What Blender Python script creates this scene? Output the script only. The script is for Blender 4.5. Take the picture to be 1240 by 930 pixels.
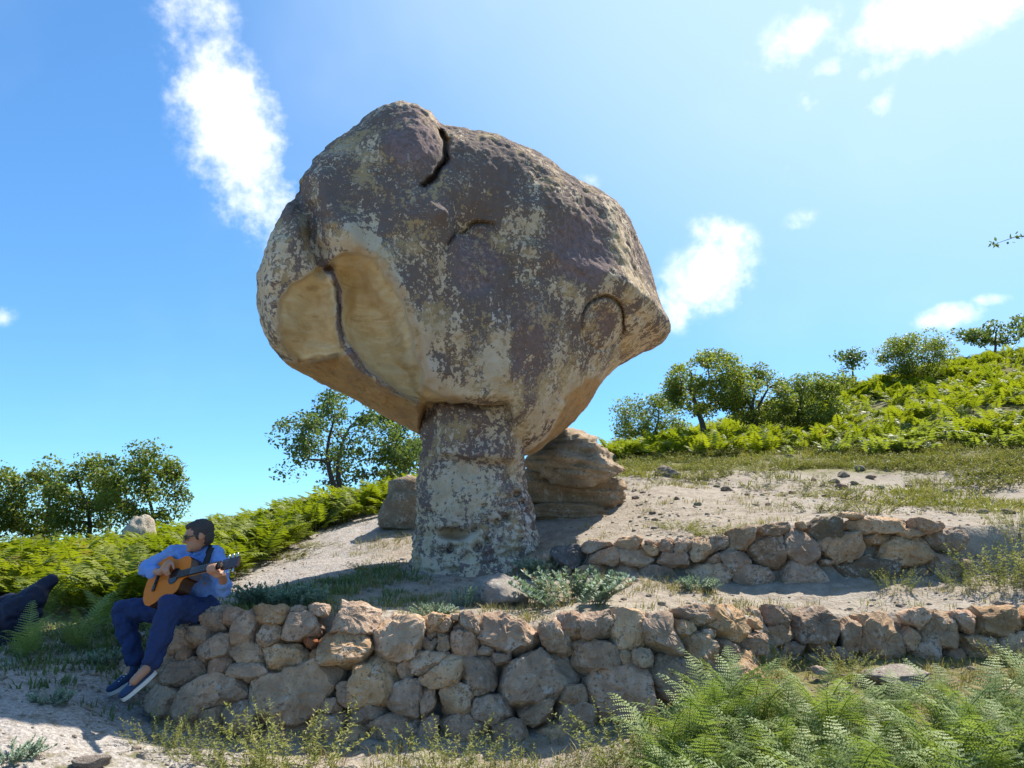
import bpy, bmesh, math, random
import numpy as np
from mathutils import Vector, Matrix, Quaternion

# ------------------------------------------------------------------ scene, camera, sky, sun, exposure
S = bpy.context.scene
COL = S.collection
for o in list(bpy.data.objects):
    bpy.data.objects.remove(o)

F = 919.0                      # focal length in photograph pixels (1240 wide)
CX, CY = 620.0, 465.0
PITCH = math.radians(11.0)
CAMZ = 1.6
cam_d = bpy.data.cameras.new('camera')
cam_d.sensor_width = 36.0
cam_d.lens = 36.0 * F / 1240.0
cam_d.clip_start = 0.05
cam_d.clip_end = 3000.0
cam = bpy.data.objects.new('camera', cam_d)
COL.objects.link(cam)
cam.location = (0, 0, CAMZ)
cam.rotation_euler = (math.radians(90) + PITCH, 0, 0)
S.camera = cam

SUN_K, SUN_M = 0.51, 0.53      # metres sideways / towards the camera per metre of drop
sun_dir = Vector((SUN_K, SUN_M, 1.0)).normalized()
sun_el = math.asin(sun_dir.z)
sun_az = math.atan2(sun_dir.x, sun_dir.y)
sl = bpy.data.lights.new('sun', 'SUN')
sl.energy = 2.9
sl.angle = math.radians(0.55)
sl.color = (1.0, 0.94, 0.83)
sun = bpy.data.objects.new('sun', sl)
COL.objects.link(sun)
sun.rotation_euler = (-sun_dir).to_track_quat('-Z', 'Y').to_euler()
sun.location = (20, 25, 40)

S.view_settings.view_transform = 'Standard'
S.view_settings.look = 'None'
S.view_settings.exposure = 1.68
S.view_settings.gamma = 1.0
S.view_settings.use_curve_mapping = False
S.render.resolution_x = 1024
S.render.resolution_y = 768
S.render.engine = 'CYCLES'
S.cycles.max_bounces = 6
S.cycles.diffuse_bounces = 3
S.cycles.glossy_bounces = 2
S.cycles.transmission_bounces = 3

def raydir(px, py):
    u = (px - CX) / F
    v = (CY - py) / F
    c, s = math.cos(PITCH), math.sin(PITCH)
    return u, c - v * s, s + v * c

def W(px, py, Y):
    x, y, z = raydir(px, py)
    t = Y / y
    return np.array([x * t, Y, CAMZ + z * t])

def project(P):
    c, s = math.cos(PITCH), math.sin(PITCH)
    X, Y, Z = P[..., 0], P[..., 1], P[..., 2] - CAMZ
    d = Y * c + Z * s
    v = -Y * s + Z * c
    return CX + F * X / d, CY - F * v / d

# ---- node helpers
class NT:
    def __init__(self, tree):
        self.t = tree
        tree.nodes.clear()
    def n(self, typ, ins=None, **props):
        nd = self.t.nodes.new(typ)
        for k, v in props.items():
            setattr(nd, k, v)
        if ins:
            for k, v in ins.items():
                s = nd.inputs[k]
                if isinstance(v, bpy.types.NodeSocket):
                    self.t.links.new(v, s)
                else:
                    s.default_value = v
        return nd
    def math(self, op, a, b=0.0, c=0.0, clamp=False):
        nd = self.n('ShaderNodeMath', operation=op, use_clamp=clamp)
        for i, v in enumerate((a, b, c)):
            if isinstance(v, bpy.types.NodeSocket):
                self.t.links.new(v, nd.inputs[i])
            else:
                nd.inputs[i].default_value = v
        return nd.outputs[0]
    def mix(self, f, a, b, blend='MIX'):
        nd = self.n('ShaderNodeMix', data_type='RGBA', blend_type=blend)
        for i, v in ((0, f), (6, a), (7, b)):
            if isinstance(v, bpy.types.NodeSocket):
                self.t.links.new(v, nd.inputs[i])
            else:
                if i and len(v) == 3:
                    v = (*v, 1)
                nd.inputs[i].default_value = v
        return nd.outputs[2]
    def ramp(self, f, lo, hi):
        nd = self.n('ShaderNodeMapRange', interpolation_type='SMOOTHSTEP')
        self.t.links.new(f, nd.inputs[0])
        nd.inputs[1].default_value = lo
        nd.inputs[2].default_value = hi
        return nd.outputs[0]
    def noise(self, vec, scale, detail=6, rough=0.6, dist=0.0):
        nd = self.n('ShaderNodeTexNoise', {'Scale': scale, 'Detail': detail, 'Roughness': rough, 'Distortion': dist})
        if vec is not None:
            self.t.links.new(vec, nd.inputs['Vector'])
        return nd.outputs['Fac']
    def link(self, a, b):
        self.t.links.new(a, b)

# ---- world: Nishita sky with procedural clouds
def build_world():
    w = bpy.data.worlds.new('World')
    S.world = w
    w.use_nodes = True
    w.cycles.sampling_method = 'MANUAL'
    w.cycles.sample_map_resolution = 512
    T = NT(w.node_tree)
    sky = T.n('ShaderNodeTexSky', sky_type='NISHITA', sun_disc=False)
    sky.sun_elevation = sun_el
    sky.sun_rotation = sun_az
    sky.altitude = 1500
    sky.air_density = 1.0
    sky.dust_density = 0.15
    sky.ozone_density = 1.2
    tc = T.n('ShaderNodeTexCoord').outputs['Generated']
    n1 = T.noise(tc, 11.0, 4, 0.62)
    n2 = T.noise(tc, 34.0, 5, 0.68)
    nn = T.math('ADD', T.math('MULTIPLY', n1, 0.75), T.math('MULTIPLY', n2, 0.45))   # about 0.6 mean
    # px centre, half sizes, rotation (deg, clockwise on the picture), strength
    clouds = [(283, 165, 56, 125, -14, 1.2), (238, 14, 44, 30, 10, 0.9), (265, 60, 40, 22, 35, .7),
              (856, 338, 62, 42, -35, 1.15), (825, 376, 26, 26, -35, .8), (876, 283, 46, 20, 15, .75),
              (1140, 12, 100, 40, -22, 1.1), (968, 46, 52, 28, -28, .9),
              (1012, 82, 28, 16, -20, .7), (1052, 90, 30, 12, -35, .6), (1066, 128, 26, 16, -45, .5),
              (980, 124, 26, 16, 0, .4), (1146, 384, 36, 15, -15, 1.0), (1202, 362, 22, 8, -5, .75),
              (970, 268, 22, 14, -20, .5), (4, 383, 18, 12, 0, .7), (716, 217, 18, 10, 30, .5), (960, 215, 22, 22, 20, .25)]
    total = None
    for (px, py, a, b, rot, st) in clouds:
        c = Vector(raydir(px, py)); c.normalize()
        e1 = (Vector(raydir(px + 5, py)).normalized() - Vector(raydir(px - 5, py)).normalized()).normalized()
        e2 = c.cross(e1).normalized()
        if e2.z > 0: e2 = -e2
        r = math.radians(rot)
        f1 = e1 * math.cos(r) + e2 * math.sin(r)
        f2 = -e1 * math.sin(r) + e2 * math.cos(r)
        def dot(vec):
            nd = T.n('ShaderNodeVectorMath', {1: tuple(vec)}, operation='DOT_PRODUCT')
            T.link(tc, nd.inputs[0]); return nd.outputs['Value']
        u = T.math('MULTIPLY', dot(f1), F / a); v = T.math('MULTIPLY', dot(f2), F / b)
        d = T.math('SQRT', T.math('ADD', T.math('POWER', T.math('ABSOLUTE', u), 2), T.math('POWER', T.math('ABSOLUTE', v), 2)))
        front = T.math('GREATER_THAN', dot(c), 0.0)
        m = T.math('MULTIPLY', T.ramp(d, 1.55, 0.0), front)
        m = T.math('MULTIPLY', m, st)
        total = m if total is None else T.math('MAXIMUM', total, m)
    dens = T.math('ADD', total, T.math('MULTIPLY', T.math('SUBTRACT', nn, 0.6), 3.0))
    dens = T.math('MULTIPLY', T.math('MULTIPLY', T.ramp(dens, 0.10, 1.55), 0.97), T.ramp(total, 0.03, 0.45))
    # faint veil and loose clouds elsewhere in the sky
    veil = T.math('MULTIPLY', T.ramp(T.noise(tc, 2.2, 4, 0.6), 0.5, 0.85), 0.09)
    dens = T.math('MAXIMUM', dens, veil)
    gam = T.n('ShaderNodeGamma', {'Color': sky.outputs[0], 'Gamma': 0.72})
    skyc = T.mix(1.0, gam.outputs[0], (0.41, 0.775, 1.12), 'MULTIPLY')
    # thin bright haze round the sun
    sd = T.n('ShaderNodeVectorMath', {1: tuple(sun_dir)}, operation='DOT_PRODUCT'); T.link(tc, sd.inputs[0])
    skyc = T.mix(T.math('MULTIPLY', T.ramp(sd.outputs['Value'], 0.58, 0.98), 0.70), skyc, (2.75, 3.55, 3.95))
    col = T.mix(dens, skyc, (5.2, 5.2, 5.3))
    bg = T.n('ShaderNodeBackground', {'Color': col, 'Strength': 0.10})
    T.link(bg.outputs[0], T.n('ShaderNodeOutputWorld').inputs[0])
build_world()

# ------------------------------------------------------------------ numpy noise
_rng = np.random.RandomState(7)
_perm = np.concatenate([_rng.permutation(256)] * 3)
_grad = _rng.normal(size=(256, 3)); _grad /= np.linalg.norm(_grad, axis=1)[:, None]
def perlin(P):
    P = np.asarray(P, dtype=np.float64)
    i = np.floor(P).astype(np.int64); f = P - i
    u = f * f * f * (f * (f * 6 - 15) + 10)
    i &= 255
    out = 0
    for dx in (0, 1):
        for dy in (0, 1):
            for dz in (0, 1):
                h = _perm[_perm[_perm[(i[..., 0] + dx) & 255] + ((i[..., 1] + dy) & 255)] + ((i[..., 2] + dz) & 255)]
                g = _grad[h]
                w = (u[..., 0] if dx else 1 - u[..., 0]) * (u[..., 1] if dy else 1 - u[..., 1]) * (u[..., 2] if dz else 1 - u[..., 2])
                out = out + w * (g[..., 0] * (f[..., 0] - dx) + g[..., 1] * (f[..., 1] - dy) + g[..., 2] * (f[..., 2] - dz))
    return out * 1.6
def fbm(P, scale=1.0, octaves=4, rough=0.5, seed=0.0):
    P = np.asarray(P) * scale + seed * 17.31 + 31.7
    a, s, out = 1.0, 1.0, 0
    for k in range(octaves):
        out = out + a * perlin(P * s + k * 5.3)
        a *= rough; s *= 2.03
    return out
def sstep(x, a, b):
    t = np.clip((x - a) / (b - a), 0, 1)
    return t * t * (3 - 2 * t)

# ------------------------------------------------------------------ object helpers
def tag(o, label=None, cat=None, group=None, kind=None):
    if label: o['label'] = label
    if cat: o['category'] = cat
    if group: o['group'] = group
    if kind: o['kind'] = kind
    return o
def mesh_np(name, V, faces, smooth=True):
    """faces: array (n,3) or (n,4), or a list of such arrays"""
    if isinstance(faces, np.ndarray): faces = [faces]
    faces = [np.asarray(f, dtype=np.int32) for f in faces if len(f)]
    me = bpy.data.meshes.new(name)
    V = np.asarray(V, dtype=np.float32)
    me.vertices.add(len(V)); me.vertices.foreach_set('co', V.ravel())
    loops = np.concatenate([f.ravel() for f in faces])
    tot = np.concatenate([np.full(len(f), f.shape[1], dtype=np.int32) for f in faces])
    start = np.concatenate([[0], np.cumsum(tot)[:-1]]).astype(np.int32)
    me.loops.add(len(loops)); me.loops.foreach_set('vertex_index', loops)
    me.polygons.add(len(tot)); me.polygons.foreach_set('loop_start', start); me.polygons.foreach_set('loop_total', tot)
    me.polygons.foreach_set('use_smooth', np.full(len(tot), smooth, dtype=bool))
    me.update(calc_edges=True); me.validate()
    return me
def attr(me, name, data, typ='FLOAT_COLOR'):
    a = me.attributes.new(name, typ, 'POINT')
    if typ == 'FLOAT_COLOR':
        d = np.ones((len(data), 4), dtype=np.float32); d[:, :data.shape[1]] = data
        a.data.foreach_set('color', d.ravel())
    else:
        a.data.foreach_set('value', np.asarray(data, dtype=np.float32))
def obj(name, me, mat=None, parent=None, loc=None):
    o = bpy.data.objects.new(name, me)
    COL.objects.link(o)
    if mat is not None and me is not None and len(me.materials) == 0: me.materials.append(mat)
    if parent is not None: o.parent = parent
    if loc is not None: o.location = tuple(loc)
    return o
def empty(name, loc=(0, 0, 0)):
    o = bpy.data.objects.new(name, None); COL.objects.link(o)
    o.empty_display_size = 0.1
    o.location = tuple(loc)
    return o
def grid_faces(nu, nv, wrap_u=False):
    """vertex index = v*nu + u"""
    u = np.arange(nu if wrap_u else nu - 1); v = np.arange(nv - 1)
    U, V = np.meshgrid(u, v)
    U = U.ravel(); V = V.ravel(); U2 = (U + 1) % nu
    return np.stack([V * nu + U, V * nu + U2, (V + 1) * nu + U2, (V + 1) * nu + U], 1)

# ------------------------------------------------------------------ materials
MATS = {}
def new_mat(name):
    m = bpy.data.materials.new(name); m.use_nodes = True
    MATS[name] = m
    return m, NT(m.node_tree)
def finish(T, col, rough=0.85, height=None, bump=0.4, dist=0.02, spec=0.3, **kw):
    p = T.n('ShaderNodeBsdfPrincipled')
    for k, v in (('Base Color', col), ('Roughness', rough), ('Specular IOR Level', spec)) + tuple(kw.items()):
        if isinstance(v, bpy.types.NodeSocket): T.link(v, p.inputs[k])
        else: p.inputs[k].default_value = (*v, 1) if isinstance(v, tuple) and len(v) == 3 else v
    if height is not None:
        b = T.n('ShaderNodeBump', {'Height': height, 'Strength': bump, 'Distance': dist})
        T.link(b.outputs[0], p.inputs['Normal'])
    T.link(p.outputs[0], T.n('ShaderNodeOutputMaterial').inputs[0])
    return p
def plain(name, col, rough=0.6, var=0.12, scale=30, spec=0.3, bump=0.15, **kw):
    m, T = new_mat(name)
    tc = T.n('ShaderNodeTexCoord').outputs['Object']
    n = T.noise(tc, scale, 5, 0.6)
    c = T.mix(n, tuple(x * (1 - var) for x in col), tuple(min(1, x * (1 + var)) for x in col))
    finish(T, c, rough, n, bump, 0.004, spec, **kw)
    return m

def mat_big_rock():
    m, T = new_mat('weathered_sandstone')
    pos = T.n('ShaderNodeNewGeometry').outputs['Position']
    mask = T.n('ShaderNodeAttribute', attribute_name='mask')
    sep = T.n('ShaderNodeSeparateColor'); T.link(mask.outputs['Color'], sep.inputs[0])
    bare, orange, purple = sep.outputs[0], sep.outputs[1], sep.outputs[2]
    big = T.noise(pos, 1.1, 3, 0.6)
    mid = T.noise(pos, 4.5, 5, 0.68)
    fine = T.noise(pos, 19, 4, 0.74)
    grain = T.noise(pos, 85, 2, 0.7)
    stretch = T.n('ShaderNodeMapping', {'Scale': (3.2, 3.2, 0.5)}); T.link(pos, stretch.inputs[0])
    streak = T.noise(stretch.outputs[0], 1.3, 4, 0.65)
    base = T.mix(T.ramp(mid, 0.35, 0.65), (0.54, 0.405, 0.27), (0.68, 0.545, 0.385))
    base = T.mix(T.ramp(big, 0.45, 0.7), base, (0.60, 0.52, 0.44))
    # dark purple-brown lichen crust, in speckles that gather into patches and run down in streaks
    dk = T.math('ADD', T.math('MULTIPLY', fine, 0.74), T.math('MULTIPLY', mid, 0.26))
    gate = T.math('ADD', T.math('MULTIPLY', big, 0.45), T.math('MULTIPLY', streak, 0.6))
    dk = T.math('ADD', dk, T.math('MULTIPLY', T.math('SUBTRACT', gate, 0.5), 0.85))
    sepz = T.n('ShaderNodeSeparateXYZ'); T.link(pos, sepz.inputs[0])
    dk = T.math('ADD', dk, T.math('MULTIPLY', T.math('SUBTRACT', sepz.outputs[2], 4.2), 0.034))
    dk = T.math('ADD', dk, 0.03)
    dk = T.math('ADD', dk, T.math('MULTIPLY', purple, 0.17))
    dk = T.math('SUBTRACT', dk, T.math('MULTIPLY', bare, 0.42))
    dk = T.math('SUBTRACT', dk, T.math('MULTIPLY', orange, 0.28))
    dmask = T.ramp(dk, 0.49, 0.53)
    lich = T.mix(fine, (0.066, 0.044, 0.042), (0.20, 0.138, 0.125))
    lich = T.mix(T.math('MULTIPLY', purple, T.math('MULTIPLY', T.ramp(fine, 0.35, 0.6), 0.9)), lich, (0.225, 0.142, 0.162))
    col = T.mix(T.math('MULTIPLY', dmask, 0.9), base, lich)
    # ochre and pale lichen speckles
    och = T.ramp(T.math('ADD', fine, T.math('MULTIPLY', T.math('SUBTRACT', T.noise(pos, 2.3, 2, 0.6), 0.5), 0.9)), 0.58, 0.66)
    col = T.mix(T.math('MULTIPLY', och, 0.7), col, (0.50, 0.36, 0.18))
    pale = T.ramp(T.math('ADD', T.noise(pos, 33, 3, 0.7), T.math('MULTIPLY', T.math('SUBTRACT', T.noise(pos, 1.7, 1, 0.6), 0.5), 0.7)), 0.64, 0.71)
    col = T.mix(T.math('MULTIPLY', pale, 0.4), col, (0.56, 0.52, 0.43))
    tan = T.mix(T.ramp(mid, 0.38, 0.66), (0.74, 0.57, 0.33), (0.62, 0.44, 0.22))
    lay = T.n('ShaderNodeMapping', {'Scale': (1.5, 1.5, 9.0), 'Rotation': (0.0, 0.35, 0.0)}); T.link(pos, lay.inputs[0])
    band = T.noise(lay.outputs[0], 1.6, 4, 0.65)
    tan = T.mix(T.math('MULTIPLY', T.ramp(band, 0.5, 0.62), 0.55), tan, (0.78, 0.66, 0.45))
    tan = T.mix(T.math('MULTIPLY', T.ramp(band, 0.44, 0.34), 0.5), tan, (0.40, 0.24, 0.10))
    tan = T.mix(T.math('MULTIPLY', T.ramp(T.noise(pos, 2.6, 2, 0.5), 0.55, 0.72), 0.6), tan, (0.46, 0.27, 0.10))
    col = T.mix(T.math('MULTIPLY', T.ramp(bare, 0.2, 0.85), 0.93), col, tan)
    org = T.mix(T.ramp(mid, 0.4, 0.62), (0.52, 0.29, 0.11), (0.36, 0.20, 0.085))
    org = T.mix(T.math('MULTIPLY', T.ramp(fine, 0.55, 0.66), 0.6), org, (0.10, 0.075, 0.06))
    col = T.mix(T.math('MULTIPLY', T.ramp(T.math('ADD', orange, T.math('MULTIPLY', T.math('SUBTRACT', mid, 0.5), 0.8)), 0.25, 0.75), 0.85), col, org)
    h = T.math('ADD', T.math('MULTIPLY', fine, 0.6), T.math('MULTIPLY', grain, 0.4))
    strength = T.math('SUBTRACT', 0.85, T.math('MULTIPLY', bare, 0.4))
    p = T.n('ShaderNodeBsdfPrincipled', {'Base Color': col, 'Roughness': 0.92, 'Specular IOR Level': 0.18})
    b = T.n('ShaderNodeBump', {'Height': h, 'Strength': strength, 'Distance': 0.035})
    T.link(b.outputs[0], p.inputs['Normal'])
    T.link(p.outputs[0], T.n('ShaderNodeOutputMaterial').inputs[0])
    return m

def mat_stone():
    m, T = new_mat('field_stone')
    oi = T.n('ShaderNodeObjectInfo')
    pos = T.n('ShaderNodeNewGeometry').outputs['Position']
    a = T.noise(pos, 6, 4, 0.68)
    b = T.noise(pos, 28, 4, 0.74)
    g = T.noise(pos, 120, 2, 0.7)
    base = T.mix(T.ramp(a, 0.3, 0.7), T.mix(1.0, oi.outputs['Color'], (0.72, 0.70, 0.68), 'MULTIPLY'), T.mix(1.0, oi.outputs['Color'], (1.22, 1.18, 1.1), 'MULTIPLY'))
    warm = T.ramp(T.noise(pos, 3.3, 2, 0.65), 0.56, 0.72)
    base = T.mix(T.math('MULTIPLY', warm, 0.55), base, (0.40, 0.255, 0.15))
    pale = T.ramp(T.math('ADD', b, T.math('MULTIPLY', T.math('SUBTRACT', a, 0.5), 0.8)), 0.58, 0.68)
    base = T.mix(T.math('MULTIPLY', pale, 0.6), base, (0.53, 0.49, 0.44))
    dark = T.ramp(T.math('SUBTRACT', b, T.math('MULTIPLY', T.math('SUBTRACT', a, 0.5), 0.6)), 0.44, 0.33)
    base = T.mix(T.math('MULTIPLY', dark, 0.65), base, (0.085, 0.075, 0.072))
    h = T.math('ADD', T.math('MULTIPLY', b, 0.65), T.math('MULTIPLY', g, 0.35))
    finish(T, base, 0.95, h, 1.0, 0.04, 0.12)
    return m

def mat_ground():
    m, T = new_mat('dry_earth')
    pos = T.n('ShaderNodeNewGeometry').outputs['Position']
    z = T.n('ShaderNodeAttribute', attribute_name='zone')
    sep = T.n('ShaderNodeSeparateColor'); T.link(z.outputs['Color'], sep.inputs[0])
    a = T.noise(pos, 1.3, 3, 0.62)
    b = T.noise(pos, 8, 4, 0.7)
    g = T.noise(pos, 45, 3, 0.74)
    vor = T.n('ShaderNodeTexVoronoi', {'Scale': 26.0, 'Randomness': 1.0}); T.link(pos, vor.inputs['Vector'])
    sand = T.mix(T.ramp(b, 0.35, 0.65), (0.25, 0.205, 0.16), (0.345, 0.295, 0.24))
    sand = T.mix(T.math('MULTIPLY', T.ramp(a, 0.5, 0.7), 0.5), sand, (0.37, 0.325, 0.27))
    grass = T.mix(T.ramp(b, 0.35, 0.65), (0.20, 0.165, 0.07), (0.115, 0.12, 0.04))
    grav = T.mix(T.ramp(g, 0.35, 0.65), (0.24, 0.21, 0.185), (0.42, 0.38, 0.345))
    grav = T.mix(T.math('MULTIPLY', T.ramp(b, 0.5, 0.68), 0.6), grav, (0.16, 0.11, 0.075))
    gm = T.ramp(T.math('ADD', sep.outputs[1], T.math('MULTIPLY', T.math('SUBTRACT', b, 0.5), 1.3)), 0.3, 0.7)
    vm = T.ramp(T.math('ADD', sep.outputs[2], T.math('MULTIPLY', T.math('SUBTRACT', b, 0.5), 0.8)), 0.3, 0.7)
    col = T.mix(vm, sand, grav)
    col = T.mix(gm, col, grass)
    speck = T.ramp(T.noise(pos, 30, 2, 0.7), 0.62, 0.7)
    col = T.mix(T.math('MULTIPLY', speck, 0.55), col, (0.13, 0.095, 0.065))
    h = T.math('ADD', T.math('MULTIPLY', g, 0.5), T.math('MULTIPLY', b, 0.5))
    h = T.math('SUBTRACT', h, T.math('MULTIPLY', vor.outputs['Distance'], 0.35))
    finish(T, col, 0.95, h, 0.8, 0.035, 0.1)
    return m

def mat_leaf(name, dark, light, trans=0.35, rough=0.55, dry=None):
    """attribute rnd (per leaf or frond) blends two greens; Object Info random shifts whole plants"""
    m, T = new_mat(name)
    r = T.n('ShaderNodeAttribute', attribute_name='rnd').outputs['Fac']
    oi = T.n('ShaderNodeObjectInfo').outputs['Random']
    pos = T.n('ShaderNodeNewGeometry').outputs['Position']
    n = T.noise(pos, 3.0, 1, 0.6)
    f = T.math('ADD', T.math('MULTIPLY', r, 0.75), T.math('MULTIPLY', T.math('SUBTRACT', n, 0.5), 0.9))
    f = T.math('ADD', f, T.math('MULTIPLY', T.math('SUBTRACT', oi, 0.5), 0.3), clamp=True)
    col = T.mix(f, dark, light)
    if dry:
        col = T.mix(T.math('MULTIPLY', T.ramp(r, 0.82, 0.92), 0.85), col, dry)
    p = T.n('ShaderNodeBsdfPrincipled', {'Base Color': col, 'Roughness': rough, 'Specular IOR Level': 0.35})
    t = T.n('ShaderNodeBsdfTranslucent', {'Color': T.mix(1.0, col, (1.2, 1.25, 0.6), 'MULTIPLY')})
    mx = T.n('ShaderNodeMixShader', {0: trans}); T.link(p.outputs[0], mx.inputs[1]); T.link(t.outputs[0], mx.inputs[2])
    T.link(mx.outputs[0], T.n('ShaderNodeOutputMaterial').inputs[0])
    return m
def mat_bark():
    m, T = new_mat('bark')
    pos = T.n('ShaderNodeNewGeometry').outputs['Position']
    mp = T.n('ShaderNodeMapping', {'Scale': (1, 1, 0.25)}); T.link(pos, mp.inputs[0])
    n = T.noise(mp.outputs[0], 22, 7, 0.7, 0.3)
    finish(T, T.mix(n, (0.04, 0.032, 0.026), (0.15, 0.125, 0.10)), 0.95, n, 0.8, 0.03, 0.1)
    return m
mat_big_rock(); mat_stone(); mat_ground(); mat_bark()
mat_leaf('fern_leaf', (0.11, 0.17, 0.04), (0.34, 0.40, 0.13), 0.36, 0.6, (0.34, 0.28, 0.11))
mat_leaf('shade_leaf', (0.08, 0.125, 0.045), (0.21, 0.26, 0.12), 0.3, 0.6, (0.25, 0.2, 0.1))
mat_leaf('bracken_leaf', (0.13, 0.165, 0.010), (0.34, 0.36, 0.025), 0.45, 0.55, (0.26, 0.20, 0.05))
mat_leaf('oak_leaf', (0.075, 0.115, 0.04), (0.18, 0.235, 0.07), 0.45, 0.5)
mat_leaf('pale_oak_leaf', (0.11, 0.15, 0.03), (0.28, 0.31, 0.06), 0.48, 0.5)
mat_leaf('hill_leaf', (0.12, 0.155, 0.03), (0.30, 0.33, 0.06), 0.48, 0.5)
mat_leaf('blue_leaf', (0.16, 0.235, 0.17), (0.38, 0.46, 0.36), 0.22, 0.6, (0.28, 0.12, 0.06))
mat_leaf('herb_leaf', (0.15, 0.17, 0.04), (0.36, 0.35, 0.12), 0.35, 0.6, (0.36, 0.28, 0.12))
mat_leaf('dry_blade', (0.20, 0.17, 0.06), (0.40, 0.33, 0.16), 0.25, 0.7, (0.15, 0.20, 0.05))
mat_leaf('low_green', (0.14, 0.145, 0.035), (0.30, 0.29, 0.08), 0.3, 0.6, (0.33, 0.27, 0.11))

# ------------------------------------------------------------------ terrain: three smooth sheets joined at the two terrace steps
def A(px, py, d):
    return tuple(W(px, py, d))
COMMON = [A(-150, 692, 13), A(0, 687, 14), A(150, 680, 13.5), A(250, 670, 13), A(340, 645, 13.5), A(430, 618, 15), A(500, 604, 16),
          A(100, 716, 9.5), A(0, 726, 9), A(-150, 735, 9), A(250, 703, 9.5), A(200, 692, 11), A(350, 668, 11), A(420, 650, 11.5), A(500, 645, 11),
          A(560, 640, 10.6), A(640, 630, 10.2), A(720, 612, 10.6), A(760, 600, 11),
          A(800, 626, 9.6), A(900, 592, 12), A(780, 572, 14), A(1000, 592, 12), A(1100, 602, 11.5), A(1240, 612, 10.5), A(1400, 600, 10),
          A(1240, 572, 13), A(900, 557, 17), A(1050, 552, 17), A(1200, 532, 18), A(740, 567, 18), A(860, 547, 19), A(620, 590, 18),
          A(1000, 510, 24), A(1100, 486, 25), A(1240, 476, 24), A(1400, 470, 24), A(1240, 434, 31), A(1100, 458, 31), A(1000, 486, 30), A(900, 520, 28), A(800, 545, 27),
          A(740, 556, 26), A(1400, 400, 32), A(600, 585, 24), A(500, 612, 22), A(400, 640, 22), A(300, 672, 20), A(150, 690, 20), A(0, 700, 20),
          (30, 62, 8), (10, 60, 4), (-10, 40, 0.0), (-30, 30, -1.5), (-60, 80, -9), (60, 80, 12), (0, 120, -6), (120, 150, 4), (-150, 150, -22),
          (60, 20, 12), (30, 12, 5.5), (150, 20, 20), (-20, 8, 0.2), (-40, 0, -2), (-150, 0, -15), (20, -20, 0), (-20, -20, -1),
          (150, -60, 10), (-150, -60, -20), (0, -60, -4), (400, 400, -20), (-400, 400, -60), (-400, -300, -50), (400, -300, -10)]
LOW = [A(0, 800, 6.2), A(80, 852, 5.3), A(0, 930, 4.3), A(165, 862, 5.75), A(120, 800, 6.5), A(90, 752, 7.7), A(150, 740, 8.0), A(200, 890, 5.4), A(300, 914, 5.2),
       A(500, 918, 5.2), A(700, 916, 5.2), A(850, 885, 5.2), A(930, 818, 6.1), A(1000, 808, 6.3), A(1240, 803, 6.2), A(1400, 800, 6.0),
       (1.5, 3.8, .12), (2.5, 3.5, .2), (3.2, 4.6, .38), (0, 3, 0), (0, 0, 0), (-2, 3, .08), (2, 0, .05), (-4, 2, .1), (5, 3, .4), (9, 5, .9), (-7, 4.5, .4), (-3.3, 7.4, .75)]
MID = [A(225, 757, 5.95), A(300, 745, 5.85), A(400, 743, 5.85), A(500, 752, 5.9), A(650, 757, 5.9), A(800, 752, 5.95), A(900, 750, 6.2), A(1000, 748, 6.7), A(1240, 745, 6.6), A(1400, 745, 6.5),
       A(600, 732, 6.8), A(400, 716, 7.5), A(300, 722, 7.2), A(560, 711, 7.9), A(700, 704, 7.8), A(900, 715, 7.5), A(1100, 709, 7.4), A(1240, 708, 7.4), A(1400, 705, 7.4),
       A(640, 700, 8.3), A(500, 700, 8.4), (-.45, 9, 1.10), (-3, 7, .9), (-2, 4, .8), (2, 4, .8), (6, 4, .8)]
UPP = [A(660, 668, 8.6), A(700, 668, 8.3), A(780, 660, 8.1), A(850, 653, 7.95), A(930, 644, 7.85), A(1000, 637, 7.8), A(1080, 634, 7.8), A(1160, 637, 7.8), A(1240, 634, 7.9), A(1400, 625, 7.9),
       A(720, 642, 9.3), A(800, 634, 9.2), (-.45, 9, 1.10), (-3, 7, 1.0), (0, 5, 1.3), (6, 5, 1.5), A(560, 660, 9.6)]
class RBF:
    def __init__(s, pts):
        s.p = np.array(pts); n = len(s.p); s.c = 0.5
        D = np.sqrt(((s.p[:, None, :2] - s.p[None, :, :2]) ** 2).sum(-1) + s.c ** 2)
        M = np.zeros((n + 3, n + 3)); M[:n, :n] = -D - np.eye(n) * -0.01
        Q = np.c_[np.ones(n), s.p[:, :2]]
        M[:n, n:] = Q; M[n:, :n] = Q.T
        s.w = np.linalg.solve(M, np.r_[s.p[:, 2], 0, 0, 0]); s.n = n
    def __call__(s, X, Y):
        sh = X.shape; X = X.ravel(); Y = Y.ravel()
        out = s.w[s.n] + s.w[s.n + 1] * X + s.w[s.n + 2] * Y
        for i in range(s.n):
            out = out - s.w[i] * np.sqrt((X - s.p[i, 0]) ** 2 + (Y - s.p[i, 1]) ** 2 + s.c ** 2)
        return out.reshape(sh)
RL, RM, RU = RBF(COMMON + LOW), RBF(COMMON + MID), RBF(COMMON + UPP)

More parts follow.
